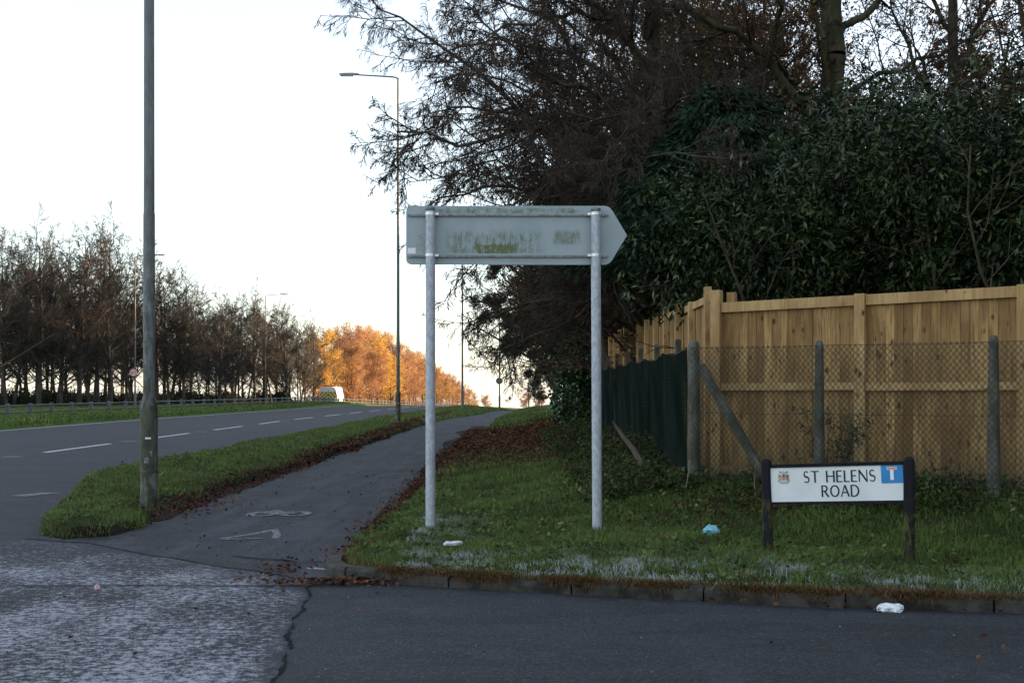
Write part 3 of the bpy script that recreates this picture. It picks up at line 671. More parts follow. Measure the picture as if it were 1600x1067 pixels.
put('stems', merged('stems', [tubes(s, 3) for s in g_sh], M['twigfar']), shr); put('foliage', sm, shr)
for i in range(17):
    px = 15+i*30; Y = 96+i*3; x = (px-800)/F*Y; dup(shr, (x, Y, hz(x, Y)), i*1.3, (rr_.uniform(1.0, 1.5),)*2+(rr_.uniform(.9, 1.5),))
# --- sunlit autumn trees further along
def autumn_leaf(cols):
    def f(g, k): return leaf_on(g, 3, 17000 if k != 3 else 8000, .12, .36, M[cols[k % len(cols)]], spread=.22)
    return f
aprot = [belt_proto(11, 40+i, 1+(i % 2), .01, .6) for i in range(4)]
asp = []; alist = [(508, 143, .76, 2, 'yellow autumn tree at the dark belt end, above the white van'), (536, 160, .74, 1, 'russet autumn tree left of the sunlit lamp column'), (562, 168, .86, 0, 'tall orange autumn tree right of the sunlit lamp column'),
       (590, 182, .86, 2, 'bright golden tree just left of the tall near lamp column'), (612, 196, .84, 0, 'orange tree right behind the tall near lamp column'), (548, 176, .88, 3, 'bare topped russet tree behind the sunlit lamp column')]
aother = 'sunlit orange tree in the row running away along the road'
for px, Y, s, k, lb in alist: asp.append(((px-800)/F*Y, Y, k, s*(1.3 if px > 520 else 1.15), lb))
for i, (px, Y, s) in enumerate([(525, 178, .8), (577, 205, .95), (602, 215, .92), (628, 222, .86), (640, 235, .84), (650, 250, .85), (660, 265, .82), (668, 285, .85), (678, 300, .8), (688, 320, .8), (697, 345, .8), (706, 370, .8), (715, 395, .75), (724, 420, .7), (733, 450, .62), (742, 480, .55), (645, 275, 1.0), (662, 300, 1.0), (682, 345, .95), (701, 400, .9), (553, 150, .6), (580, 165, .62), (610, 185, .62), (632, 205, .64)]):
    asp.append(((px-800)/F*Y, Y, i % 4, s*float(np.interp(px, [520, 600, 700], [1.38, 1.3, 1.15])), aother))
belt(aprot, None, asp, [M['barkfar']], [M['twigorange']], None, 'tree', 'autumn trees along the far roadside', autumn_leaf(['orange_leaf', 'russet_leaf', 'yellow_leaf', 'russet_leaf']), 'autumn_tree')

ash = thing('autumn_shrub', 'orange scrub filling the foot of the sunlit autumn trees', 'shrub', (-19.5, 150, hz(-19.5, 150)), 0, 'orange scrub under the autumn trees')
put('stems', merged('stems', [tubes(q_, 3) for q_ in g_sh], M['twigorange']), ash)
put('foliage', shrub_mesh(2.6, 2.2, 2.9, 2300, .14, M['russet_leaf']), ash)
for i in range(34):
    px = 506+i*7.2; Y = (144+(px-506)*.9) if px < 640 else 265+(px-640)*2.1; x = (px-800)/F*Y; sc_ = rr_.uniform(.8, 1.15); dup(ash, (x, Y, hz(x, Y)-.2), i*1.3, (sc_, sc_, rr_.uniform(.7, 1.25)))
sk0 = [o_ for o_ in COL.objects if o_.name.startswith('autumn_tree')][1]
for px, Y, sc_, lb in [(822, 330, .52, 'pale orange thicket on the skyline right of the round sign column'), (848, 335, .56, 'pale thicket on the skyline just left of the ivy covered trunk'), (757, 470, .62, 'small far tree ending the orange row left of the round sign column')]:
    x = (px-800)/F*Y; dup(sk0, (x, Y, -4.2 if Y < 400 else -6.5), px, (sc_*1.3, sc_*1.3, sc_), lb)
# --- near birch, its limbs drawn over the sign
def limbs(specs, kk=11, rg=rng):
    pts = []; rads = []
    for px, r0, r1 in specs:
        Q = np.array([W(*p) for p in px]); acc = np.concatenate([[0], np.cumsum(np.linalg.norm(np.diff(Q, axis=0), axis=1))]); s = np.linspace(0, acc[-1], kk+1)
        A = np.stack([np.interp(s, acc, Q[:, i]) for i in range(3)], 1); A[1:-1] = .25*A[:-2]+.5*A[1:-1]+.25*A[2:]; A[1:] += rg.normal(0, .045, (kk, 3)); pts.append(A); rads.append(np.linspace(r0, r1, kk+1))
    return np.array(pts), np.array(rads)
def near_tree(name, trunk, specs, lv, label, bark, twig, leaf=None, split=1, tr=(.16, .05)):
    tp, trad = limbs([(trunk, tr[0], tr[1])]); pts, rd = limbs(specs)
    g = grow(None, None, None, None, lv, pts, rd)
    g[0] = tuple(np.concatenate([a, b]) for a, b in zip((tp[:, :-1].reshape(-1, 3), tp[:, 1:].reshape(-1, 3), trad[:, :-1].ravel(), trad[:, 1:].ravel()), g[0]))
    base = Vector(tp[0, 0]); off = np.array(base)
    g = [(a-off, b-off, c, d) for a, b, c, d in g]
    return tree_from(name, g, label, 'tree', None, split, bark, twig, leaf(g) if leaf else None, base, (9, 6, 4, 3, 3, 3)), g
BL = [dict(n=17, t0=.12, ang=45, lr=.36, shrink=.35, rr=.5, rmin=.012),
      dict(k=5, wob=.16, trop=.04, n=9, t0=.10, ang=45, lr=.5, rr=.55, rmin=.0065, taper=.3),
      dict(k=4, wob=.16, trop=-.02, n=7, t0=.12, ang=45, lr=.58, rr=.6, rmin=.0045, taper=.5),
      dict(k=4, wob=.13, trop=-.16, n=4, t0=.2, ang=34, lr=.95, rr=.8, rmin=.0034, taper=.6),
      dict(k=3, wob=.10, trop=-.25, taper=.6)]
near_tree('birch_tree', [(1045, 560, 20.5), (1045, 330, 20.5), (1025, 100, 20.5), (1000, -150, 20.5), (985, -420, 20.5)],
    [([(1045, 330, 20.5), (960, 212, 20), (880, 190, 19.6), (760, 215, 19.2), (692, 229, 19), (625, 203, 19)], .07, .014),
     ([(1035, 300, 20.5), (900, 250, 20.5), (834, 205, 20.8), (755, 114, 21), (660, 50, 21), (585, 5, 21)], .06, .012),
     ([(1045, 360, 20.5), (900, 300, 20.8), (790, 285, 21), (715, 300, 21), (655, 330, 21)], .05, .01),
     ([(1045, 440, 20.5), (950, 470, 21.5), (850, 470, 22), (770, 500, 22.5), (715, 520, 23)], .05, .01),
     ([(1030, 150, 20.5), (960, 30, 20.5), (880, -60, 21), (780, -100, 21), (690, -90, 21), (610, -70, 21)], .06, .012),
     ([(1030, 180, 20.5), (920, 90, 21.5), (830, 75, 22), (740, 60, 22), (680, 90, 22)], .05, .01),
     ([(1035, 240, 20.5), (940, 150, 19.5), (860, 130, 19), (790, 60, 18.8), (720, 10, 18.8)], .05, .01),
     ([(1045, 420, 20.5), (930, 400, 20), (850, 350, 19.8), (780, 370, 19.6), (735, 410, 19.5)], .045, .009),
     ([(1020, 100, 20.5), (1010, -20, 19.5), (960, -100, 19), (900, -160, 19)], .05, .012),
     ([(1045, 380, 20.5), (970, 330, 22.5), (880, 250, 23.5), (820, 230, 24), (750, 190, 24)], .05, .01),
     ([(1040, 270, 20.5), (960, 180, 21), (900, 110, 21.5), (860, 20, 22), (820, -60, 22)], .05, .01), ([(1040, 200, 20.5), (980, 120, 22), (900, 40, 23), (800, 10, 24), (720, -20, 24)], .05, .01),
     ([(1045, 350, 20.5), (960, 280, 20), (890, 310, 19.5), (820, 300, 19), (770, 330, 19)], .04, .009), ([(1045, 400, 20.5), (960, 440, 21), (900, 500, 22), (840, 520, 23), (790, 540, 24)], .04, .009),
     ([(1040, 230, 20.5), (940, 200, 22), (850, 150, 23), (760, 120, 24), (670, 130, 24)], .05, .009), ([(1030, 130, 20.5), (980, 60, 20), (920, -10, 19.5), (850, -50, 19), (770, -70, 19)], .05, .01),
     ([(1045, 300, 20.5), (1000, 230, 19), (950, 240, 18.2), (900, 270, 17.8), (850, 260, 17.5)], .04, .009),
     ([(900, -60, 20.5), (780, -90, 20.5), (680, -80, 20.5), (610, -60, 20.5), (570, -35, 20.5)], .03, .006), ([(960, 30, 20.5), (870, 20, 19), (790, 40, 18.5), (730, 90, 18), (700, 150, 18)], .035, .006), ([(1020, 330, 20.5), (1000, 260, 18), (1030, 230, 17), (1080, 230, 16.6), (1120, 260, 16.4)], .03, .006), ([(1030, 200, 20.5), (1060, 150, 19), (1110, 150, 18), (1160, 190, 17.5)], .03, .006),
     ([(930, 180, 20), (840, 190, 20), (760, 170, 20), (690, 170, 20), (620, 260, 20)], .035, .006), ([(950, 300, 20), (860, 290, 21), (780, 250, 22), (700, 270, 22), (640, 290, 22)], .035, .006)],
    BL, 'bare birch with drooping reddish twigs hanging over the arrow sign', M['bark'], M['twigred'], None)
OL = [dict(n=12, t0=.2, ang=48, lr=.36, shrink=.4, rr=.5, rmin=.014), dict(k=5, wob=.2, trop=.05, n=8, t0=.15, ang=48, lr=.5, rr=.55, rmin=.008, taper=.3),
      dict(k=4, wob=.2, trop=.0, n=6, t0=.15, ang=45, lr=.55, rr=.6, rmin=.005, taper=.4), dict(k=3, wob=.2, n=4, trop=0, lr=.6, rmin=.0035, taper=.5), dict(k=2, wob=.15, taper=.5)]
near_tree('oak_tree', [(1300, 560, 22), (1300, 330, 22), (1300, 160, 22), (1302, 0, 22), (1310, -300, 22)],
    [([(1300, 220, 22), (1240, 150, 21.5), (1180, 70, 21), (1110, 30, 20.5), (1020, 5, 20)], .10, .03),
     ([(1296, 180, 22), (1284, 110, 21.5), (1280, 40, 21.3), (1262, -40, 21.2)], .06, .04),
     ([(1240, 130, 22), (1205, 70, 21), (1215, 10, 20.5), (1230, -60, 20)], .05, .03),
     ([(1305, 60, 22), (1360, 0, 22), (1430, -40, 22.5), (1520, -60, 23)], .07, .025),
     ([(1302, 170, 22), (1370, 110, 23), (1440, 95, 24), (1520, 60, 25), (1600, 40, 26)], .05, .015),
     ([(1300, 20, 22), (1230, -60, 22), (1130, -110, 22), (1020, -130, 22)], .08, .025),
     ([(1305, -60, 22), (1380, -150, 22), (1480, -220, 22)], .08, .03),
     ([(1300, 260, 22), (1180, 210, 21), (1090, 170, 20), (1000, 172, 19), (885, 180, 18.5)], .06, .015)],
    OL, 'thick mossy trunk tree rising behind the evergreen bushes at the upper right', M['barkmoss'], M['twig'], lambda g: leaf_on(g, 3, 2600, .06, .35, M['brown_leaf'], spread=.04), tr=(.24, .15))
near_tree('bare_tree', [(1500, 560, 25), (1500, 320, 25), (1490, 100, 25), (1480, -300, 25)],
    [([(1498, 300, 25), (1440, 200, 25), (1390, 130, 25), (1340, 90, 25)], .06, .012), ([(1495, 220, 25), (1440, 120, 24), (1400, 40, 24), (1370, -40, 24)], .06, .012),
     ([(1495, 240, 25), (1560, 160, 25), (1610, 100, 25), (1670, 60, 25)], .06, .012), ([(1490, 130, 25), (1530, 40, 25), (1580, -40, 25), (1620, -120, 25)], .06, .012),
     ([(1490, 60, 25), (1440, -40, 25), (1390, -120, 25)], .05, .012), ([(1500, 320, 25), (1400, 260, 24), (1330, 200, 24), (1290, 170, 24)], .05, .01)],
    OL, 'bare tree with fine curving branches against the sky, right of the thick mossy trunk', M['bark'], M['twig'], None, tr=(.13, .07))
# --- woodland protos behind the fence
def wood_proto(H, seed, mul=1):
    rg = np.random.default_rng(seed)
    return grow(np.zeros((2, 3)), np.array([[.05, 0, 1.], [-.08, .05, 1]]), np.full(2, H*.8), np.full(2, .15), [
        dict(k=9, wob=.07, trop=.03, n=26, t0=.10, ang=52, lr=.42, shrink=.4, rr=.5, taper=.2, rmin=.025), dict(k=5, wob=.15, trop=.05, n=8, t0=.12, ang=45, lr=.5, rr=.5, rmin=.012, taper=.3),
        dict(k=4, wob=.16, n=7, t0=.1, ang=45, lr=.5, rr=.6, rmin=.007, taper=.4), dict(k=3, wob=.16, n=5, trop=-.04, t0=.1, ang=40, lr=.55, rmin=.005, taper=.5), dict(k=2, wob=.15, taper=.5)], rg=rg)
wp = [wood_proto(13, 60), wood_proto(14, 61)]
wl = lambda g, k: leaf_on(g, 3, 9000, .09, .36, M['brown_leaf'], spread=.1)
wsp = []; wlab = 'brown twiggy tree in the wood behind the fences'
for i, (x, y, s) in enumerate([(3.6, 27, .9), (2.9, 33, .95), (4.2, 40, 1.0), (3.9, 50, 1.0), (6.5, 58, 1.05), (14.5, 26, 1.1), (1.9, 36, .85), (2.3, 29, .8), (2.0, 44, .9), (3.9, 24, .85), (5.6, 33, .95), (13, 50, 1.0), (12.5, 33, .95), (4.6, 28, .9), (10.2, 31, .62), (8.0, 33, .85), (9.0, 27, .8), (7.0, 28, .72), (3.0, 22.5, .7)]):
    wsp.append((x, y, i % 2, s, wlab))
for i in range(34):
    y = 6+i*3.9; x = 17+float(curve(y))+(i % 3)*4.0-(3 if y > 60 else 0); wsp.append((x, y+rr_.uniform(-1, 1), (i+1) % 2, rr_.uniform(1.35, 1.6)*(.45 if 1300 < 800+x/y*2000 < 1560 else 1), wlab))
belt(wp, None, wsp, [M['bark']], [M['twig']], None, 'tree', 'twiggy trees in the wood behind the fences', wl, 'wood_tree')
# --- dense evergreens
def clustered(n, rx, ry, rz_, z0, lumps, seed, size, width, m=5, ang=50, droop=.1, mat=None, fill=.45):
    rg = np.random.default_rng(seed); cc = norm(rg.normal(0, 1, (lumps, 3)))*rg.uniform(.35, .95, (lumps, 1)); cc[:, 2] = cc[:, 2]*.9
    i = rg.integers(0, lumps, n); u = norm(rg.normal(0, 1, (n, 3))); r = (fill+(1-fill)*rg.random((n, 1))**.6)*rg.uniform(.85, 1.2, (n, 1)); C = (cc[i]+u*r*.42)
    C = C*np.array([rx, ry, rz_])+np.array([0, 0, z0]); k = C[:, 2] > .05; C, u = C[k], u[k]
    return rosette(C, u+np.array([0, 0, .15]), m, size, width, ang, .5, droop)
def evergreen(name, loc, label, r, z0, n, lumps, seed, size, width, mat, m=6, group=None, rz_=0, ang=55, droop=.1, fill=.45, stems=7, H=None):
    root = thing(name, label, 'tree' if r[2] > 2 else 'shrub', loc, rz_, group); rg = np.random.default_rng(seed)
    D = rg.normal(0, .35, (stems, 3))+np.array([0, 0, 1]); g = grow(rg.normal(0, .15, (stems, 3))*np.array([1, 1, 0]), D, np.full(stems, z0+r[2]*.45), np.full(stems, .035),
        [dict(k=6, wob=.12, n=7, t0=.25, ang=50, lr=.35, rr=.5, taper=.3), dict(k=4, wob=.2, n=4, lr=.5, rr=.6, rmin=.006), dict(k=3, wob=.2)])
    put('trunk', merged('trunk', [tubes(s, 5) for s in g], M['bark']), root)
    put('foliage', leafmesh('foliage', clustered(n, *r, z0, lumps, seed, size, width, m, ang, droop, fill=fill), mat), root); return root
ev = {}
def zat(x, y): return hz(x, y)-.02
evergreen('laurel_bush', (3.3, 16.3, zat(3.3, 16.3)), 'big glossy evergreen bush over the corner of the timber fence, right of the arrow sign', (1.75, 1.2, 1.6), 2.95, 4300, 26, 1, .105, .16, M['laurel'], 6)
evergreen('laurel_bush', (5.3, 15.9, zat(5.3, 15.9)), 'glossy evergreen bush above the timber fence and the name plate', (1.7, 1.2, 1.7), 3.1, 4600, 26, 2, .105, .16, M['laurel'], 6)
evergreen('laurel_bush', (7.0, 15.2, zat(7, 15.2)), 'tallest glossy evergreen bush, at the right edge of the frame above the fence', (1.5, 1.3, 2.5), 3.3, 5200, 30, 3, .105, .16, M['laurel'], 6)
evergreen('holly_tree', (5.0, 19.0, zat(5, 19)), 'dark evergreen behind the glossy bushes at the foot of the mossy trunk', (2.6, 1.5, 2.2), 3.2, 6500, 40, 4, .11, .22, M['dark_leaf'], 6)
evergreen('holly_tree', (8.2, 19.5, zat(8.2, 19.5)), 'dark evergreen filling the gap below the sky at the right edge of the frame', (2.4, 1.5, 2.1), 3.1, 5500, 36, 5, .11, .22, M['dark_leaf'], 6)
def cypress(loc, H, R, n, seed, label, name='cypress_tree', zb0=2.75):
    rg = np.random.default_rng(seed); root = thing(name, label, 'tree', loc); t = rg.random(n)**1.25; az = rg.uniform(0, 6.283, n)
    lob = 1+.35*np.sin(az*3+t*9)+.25*np.sin(az*7-t*17)+.2*np.sin(t*31+az*2); rr = R*(1-t)**.65*lob*(.45+.55*rg.random(n)**.5)+.1
    C = np.stack([rr*np.cos(az), rr*np.sin(az), zb0+t*(H-zb0)], 1); D = np.stack([np.cos(az), np.sin(az), np.full(n, -.25)], 1)
    put('foliage', leafmesh('foliage', rosette(C, D, 6, .17, .10, 28, .35, .25), M['conifer']), root)
    mb = MB(); mb.lathe([(.14, 0), (.09, H*.5), (.02, H*.95)], 8); mb.build('trunk', M['bark'], root, True); return root
cypress((3.0, 18.2, zat(2.6, 18.2)), 5.2, 1.55, 6500, 5, 'dark conifer just right of the arrow sign tip')
cypress((3.5, 22.5, zat(3.1, 23.5)), 4.6, 2.3, 6500, 6, 'taller dark conifer behind the one at the arrow tip')
pr = evergreen('evergreen_tree', (2.9, 37, zat(2.9, 37)), 'dark evergreen hanging over the far end of the fence', (2.6, 2.2, 2.3), 4.0, 5000, 36, 8, .17, .28, M['dark_leaf'], 6, 'dense evergreens in the wood')
for i, (x, y, s, sz, lb) in enumerate([(4.5, 30, .85, .95, 'dark evergreen behind the arrow sign post at the far fence'), (2.5, 48, .9, .95, 'dark evergreen right behind the ragged pine over the path end'), (3.6, 45, 1.1, 1.15, None), (5.6, 27, 1.0, .85, None), (8.6, 26, 1.0, .80, None), (7.2, 34, 1.15, .9, None), (11, 30, 1.15, .9, None), (5.2, 55, 1.2, 1.2, None), (12, 22, 1.2, 1.0, None), (14, 16, 1.2, 1.0, None), (14, 10, 1.2, 1.1, None), (9.6, 62, 1.3, 1.3, None)]
        + [(15+float(curve(y))-(4 if y > 60 else 0)+(i2 % 2)*3, y, 1.35, 1.45, None) for i2, y in enumerate(range(4, 138, 5))]):
    dup(pr, (x, y, zat(x, y)), i*1.9, (s, s, sz), lb or 'dense dark evergreen deep in the wood behind the fences')
hg = evergreen('sun_screen_shrub', (10.5, 17.5, zat(10.5, 17.5)), 'low dense evergreen added against low sun, under the wood and across the side road', (2.4, 2.0, 2.3), 2.1, 2600, 26, 9, .24, .3, M['dark_leaf'], 5, 'low evergreens added against low sun')
for i, y in enumerate(range(20, 140, 4)):
    x = 9+float(curve(y))+(i % 2)*2.5+(2 if y < 60 else 0); dup(hg, (x, y, zat(x, y)), i*1.7, (1.1, 1.1, 1.25))  # understory row added to stop low sun passing beneath the wood canopies
for i, (x, y, s) in enumerate([(24, 13, 1.8), (28, 9.5, 2.2), (32, 14, 2), (36, 8, 2.2), (46, -4, 2.5), (46, 3, 2.5), (47, 9, 2.5), (45, -10, 2.5), (44, 15, 2.5), (46, 21, 2.4), (20, 15, 1.7), (43, -16, 2.4), (41, -22, 2.4)]):
    dup(hg, (x, y, 0), i*1.1, (s, s, s*1.15))  # unseen evergreens added beside and across the side road to stop sun leaks
# --- pine by the path and the ivy-clad trunk
def pine():
    Y = 46; base = W(905, 640, Y); root = thing('pine_tree', 'dark pine with ragged lower branches hanging over the far end of the path', 'tree', (base[0], Y, zat(base[0], Y)))
    off = np.array(root.location)
    P, Rr = limbs([([(905, 600, Y), (903, 480, Y), (900, 300, Y)], .14, .08)]+[([(903, a, Y), (903-b*.4, a+c*.2, Y-d*.5), (903-b, a+c, Y-d)], .045, .01) for a, b, c, d in
        [(470, 140, 20, 2), (480, 110, 60, -2), (500, 120, 40, 3), (440, 150, 50, -1), (450, 95, 90, 1), (520, 75, 70, 0), (400, 140, 20, 2), (420, 90, 110, -3), (360, 120, 30, 1), (480, 60, 120, 2), (500, -60, 30, 1), (440, -70, 50, 2)]], 6)
    g = grow(None, None, None, None, [dict(n=9, t0=.3, ang=50, lr=.3, rr=.5, rmin=.01), dict(k=3, wob=.2, n=5, t0=.3, ang=45, lr=.5, rr=.6, rmin=.006), dict(k=2, wob=.2, trop=.1)], P-off, Rr)
    put('trunk', merged('trunk', [tubes(s, (7, 4, 3)[i]) for i, s in enumerate(g)], M['bark']), root)
    i = np.concatenate([rng.integers(0, len(g[2][1]), 3600)]); p0, p1 = g[2][0], g[2][1]; keep = np.ones(len(i), bool)
    C = p1[i]; V = rosette(C, p1[i]-p0[i]+np.array([0, 0, .05]), 14, .21, .06, 42, .3, 0)
    put('foliage', leafmesh('foliage', V, M['pine']), root)
pine()
def ivy_tree():
    Y = 35; x = (900-800)/F*Y; root = thing('ivy_tree', 'ivy covered trunk at the far end of the timber fence', 'tree', (x, Y, zat(x, Y)))
    mb = MB(); mb.tube([(0, 0, 0), (.03, 0, 1.5), (-.02, 0, 3), (.1, 0, 6)], [.2, .17, .15, .1], 8); mb.build('trunk', M['bark'], root, True)
    n = 3400; t = rng.random(n)**.8; az = rng.uniform(0, 6.283, n); r = (.52-.12*t+.12*np.sin(az*2+t*7)+.1*np.sin(t*23+az))*(.75+.3*rng.random(n)); C = np.stack([r*np.cos(az), r*np.sin(az), t*4.2], 1)
    D = np.stack([np.cos(az), np.sin(az), np.full(n, -.1)], 1); put('ivy', leafmesh('ivy', rosette(C, D, 4, .10, .42, 55, .8, .4), M['ivy']), root)
ivy_tree()
# far hazy thicket on the skyline
for px, Y, s, k, lb in [(818, 330, .62, 1, 'pale orange thicket on the skyline beyond the path, left of the ivy'), (845, 330, .66, 1, 'low thicket on the skyline just left of the ivy covered trunk'), (757, 500, .45, 1, 'small far tree on the skyline left of the path lamp column')]:
    pass

# ------------------------------------------------------------------ lamp columns
def lamp(loc, H, label, near=False, arm=True, far=False, head=-1, group='street lamp columns along the main road'):
    root = thing('street_lamp', label, 'street lamp', loc, 0, group); cm = M['column_far'] if far else M['column']
    mb = MB(); R0 = .098; zt = 1.2
    mb.lathe([(R0, -.3), (R0, zt-.05), (R0-.004, zt), (.068, zt+.1), (.066, 3.4), (.062, 3.42), (.055, 7.5), (.040, H)], 20 if near else 10); mb.build('column', cm, root, True)
    hd = head
    mb = MB(); mb.tube([(0, 0, H-.35), (0, 0, H+.02), (hd*.18, 0, H+.08), (hd*1.2, 0, H+.14), (hd*1.55, 0, H+.16)], [.044, .044, .032, .028, .028], 8); mb.build('arm', cm, root, True)
    mb = MB(); secs = [(1.5, .04, .04), (1.58, .07, .06), (1.8, .10, .065), (2.1, .12, .05), (2.3, .07, .03)]
    mb.loft([[(hd*x, s*wy, H+.17+t*hh+.02*(x-1.5)) for s, t in ((-1, -.3), (-1, .4), (-.4, 1), (.4, 1), (1, .4), (1, -.3))] for x, wy, hh in secs]); lh = mb.build('lantern', M['lamp_head'], root, True)
    mb = MB(); mb.box(min(hd*1.75, hd*2.25), max(hd*1.75, hd*2.25), -.08, .08, H+.115, H+.145); mb.build('lens', M['glass'], lh)
    if near:
        mb = MB()
        for z0, z1 in ((.46, 1.13),):
            n = 9; rings = []
            for z in (z0, z1):
                rings.append([((R0+.009)*math.cos(a), (R0+.009)*math.sin(a), z) for a in np.linspace(rad(206), rad(318), n)]+[((R0-.01)*math.cos(a), (R0-.01)*math.sin(a), z) for a in np.linspace(rad(318), rad(206), n)])
            mb.loft(rings)
        d = mb.build('door', M['door'], root, True)
        mb = MB(); mb.lathe([(R0+.004, .40), (R0+.006, .41), (R0+.006, .435), (R0+.004, .44)], 20); mb.build('band', M['door'], root, True)
        mb = MB(); mb.lathe([(R0+.003, 1.05), (R0+.011, 1.055), (R0+.011, 1.065), (R0+.003, 1.07)], 20); mb.build('band', M['door'], root, True)
        def patch(a0, a1, z0, z1, mat, nm):
            mb = MB(); A = np.linspace(rad(a0), rad(a1), 5); r = R0+.013
            mb.loft([[(r*math.cos(a), r*math.sin(a), z) for a in A]+[((r-.003)*math.cos(a), (r-.003)*math.sin(a), z) for a in A[::-1]] for z in (z0, z1)]); mb.build(nm, mat, root)
        patch(262, 296, .797, .818, M['white'], 'reflective_band')
        mp = blotch('peeled sticker', (.12, .13, .12), (.26, .28, .27), 30, .7)
        patch(256, 284, .52, .585, mp, 'sticker')
        patch(292, 303, .60, .66, mp, 'sticker')
    return root
xb = W(233, 785, 14.86)
lamp((xb[0], 14.86, hz(xb[0], 14.86)-.01), 13.4, 'nearest street lamp column, algae stained, standing in the grass tip at the left', True)
l2 = lamp((-4.45, 50, hz(-4.45, 50)-.05), 13.45, 'tall street lamp left of the arrow sign, its lantern arm seen whole', True)
for px, Y, lb in [(722.5, 85, 'street lamp column seen between the two arrow sign posts, against bare twigs'), (780.5, 122, 'far street lamp column carrying a round sign beyond the path end'), (826.5, 158, 'far street lamp column right of the one with the round sign'), (866.5, 190, 'farthest street lamp column, just left of the ivy covered trunk')]:
    x = (px-800)/F*Y; lamp((x, Y, hz(x, Y)), 12.5 if Y < 100 else 8.5, lb, far=True)
for px, Y, top, lb in [(211, 97, 400, 'street lamp column with the round speed sign, in front of the bare trees'), (415, 127, 461, 'street lamp with its arm against the bare trees, left of the van'), (547, 186, 503, 'street lamp standing in front of the sunlit orange trees'), (638, 245, 533, 'street lamp above the orange trees right of the tall near lamp'), (703, 333, 560, 'faint distant street lamp left of the column between the sign posts'), (752, 420, 577, 'faintest distant street lamp above the end of the orange row')]:
    x = (px-800)/F*Y; z = hz(x, Y) if Y < 300 else -2.2; H = EYE+(610-top)/F*Y-z-.1; lamp((x, Y, z), H, lb, far=True, head=1)

# ------------------------------------------------------------------ round signs
def disc(r, n=28): return [(r*math.cos(2*math.pi*i/n), r*math.sin(2*math.pi*i/n)) for i in range(n)]
def stroke(pts, ws):
    """flat letter stroke in (x,z): list of quads"""
    P = [Vector(p) for p in pts]; o = []
    for i, p in enumerate(P):
        d = (P[min(i+1, len(P)-1)]-P[max(i-1, 0)]).normalized(); nn = Vector((-d.y, d.x)); w_ = ws[i] if isinstance(ws, list) else ws; o.append((p+nn*w_/2, p-nn*w_/2))
    return o
def arc(cx_, cz, rx, rz_, a0, a1, n=14): return [(cx_+rx*math.cos(rad(a)), cz+rz_*math.sin(rad(a))) for a in np.linspace(a0, a1, n)]
TK, TN = .16, .10
GL = {
 'T': (.80, [([(.02, .96), (.78, .96)], TN), ([(.40, .95), (.40, 0)], TK)]),
 'H': (.86, [([(.09, 1), (.09, 0)], TK), ([(.77, 1), (.77, 0)], TK), ([(.1, .52), (.76, .52)], TN)]),
 'E': (.60, [([(.09, 1), (.09, 0)], TK), ([(.1, .96), (.56, .96)], TN), ([(.1, .52), (.50, .52)], TN), ([(.1, .04), (.58, .04)], TN)]),
 'L': (.56, [([(.09, 1), (.09, 0)], TK), ([(.1, .04), (.55, .04)], TN)]),
 'N': (.88, [([(.08, 1), (.08, 0)], TN), ([(.80, 1), (.80, 0)], TN), ([(.06, 1), (.82, 0)], TK)]),
 'A': (.84, [([(.41, 1.0), (.03, 0)], TN), ([(.41, 1.0), (.80, 0)], TK), ([(.18, .36), (.66, .36)], TN)]),
 'O': (.98, [(arc(.49, .5, .40, .46, 0, 360, 33), [TN+(TK-TN)*abs(math.cos(rad(a))) for a in np.linspace(0, 360, 33)])]),
 'D': (.88, [([(.09, 1), (.09, 0)], TK), ([(.1, .96), (.36, .96)]+arc(.36, .5, .42, .46, 90, -90, 17)[1:]+[(.1, .04)], [TN]+[TN+(TK-TN)*math.cos(rad(a)) for a in np.linspace(90, -90, 17)]+[TN])]),
 'R': (.74, [([(.09, 1), (.09, 0)], TK), ([(.1, .96), (.32, .96)]+arc(.32, .73, .26, .23, 90, -90, 13)[1:]+[(.1, .50)], [TN]+[TN+(TK-TN)*math.cos(rad(a)) for a in np.linspace(90, -90, 13)]+[TN]), ([(.32, .5), (.72, 0)], TK)]),
 'S': (.62, [(arc(.30, .73, .21, .235, 35, 270, 14)+arc(.30, .265, .24, .235, 90, -145, 14)[1:], [TN+(TK-TN)*min(1, max(0, 1-abs(i-13)/8)) for i in range(27)])]),
 '6': (.66, [(arc(.33, .31, .24, .26, 0, 360, 22), .13), ([(.09, .33), (.12, .62), (.28, .86), (.52, .95)], .13)]),
 '0': (.66, [(arc(.33, .5, .23, .44, 0, 360, 24), .13)]), ' ': (.42, [])}
def text(s, x, z, h, width=None, y=0, depth=.0015, gap=.12):
    tot = sum(GL[c][0]+gap for c in s)-gap; kx = (width/(tot*h)) if width else 1; mb = MB(); cx_ = x; yy = y
    for c in s:
        for pts, ws in GL[c][1]:
            st = stroke(pts, ws); yy = y if yy != y else y-.0006
            a = [(cx_+p.x*h*kx, z+p.y*h) for p, q in st]; b = [(cx_+q.x*h*kx, z+q.y*h) for p, q in st]
            mb.loft([[(p[0], yy-depth, p[1]), (q[0], yy-depth, q[1]), (q[0], yy, q[1]), (p[0], yy, p[1])] for p, q in zip(a, b)])
        cx_ += (GL[c][0]+gap)*h*kx
    return mb
red = blotch('red ring', (.5, .05, .06), (.58, .08, .08), 5, .5)
Ys = 96.6; xs_, _, zs_ = W(208.5, 582, Ys); t = thing('speed_sign', 'round red ringed 60 speed sign on a lamp column by the bare trees', 'road sign', (xs_, Ys, zs_))
mb = MB(); mb.prism(disc(.32), 0, .02); mb.build('rim', red, t); mb = MB(); mb.prism(disc(.245), -.012, -.002); mb.build('face', M['white'], t)
text('60', -.18, -.14, .28, .36, y=-.014, depth=.004).build('lettering', M['ink'], t)
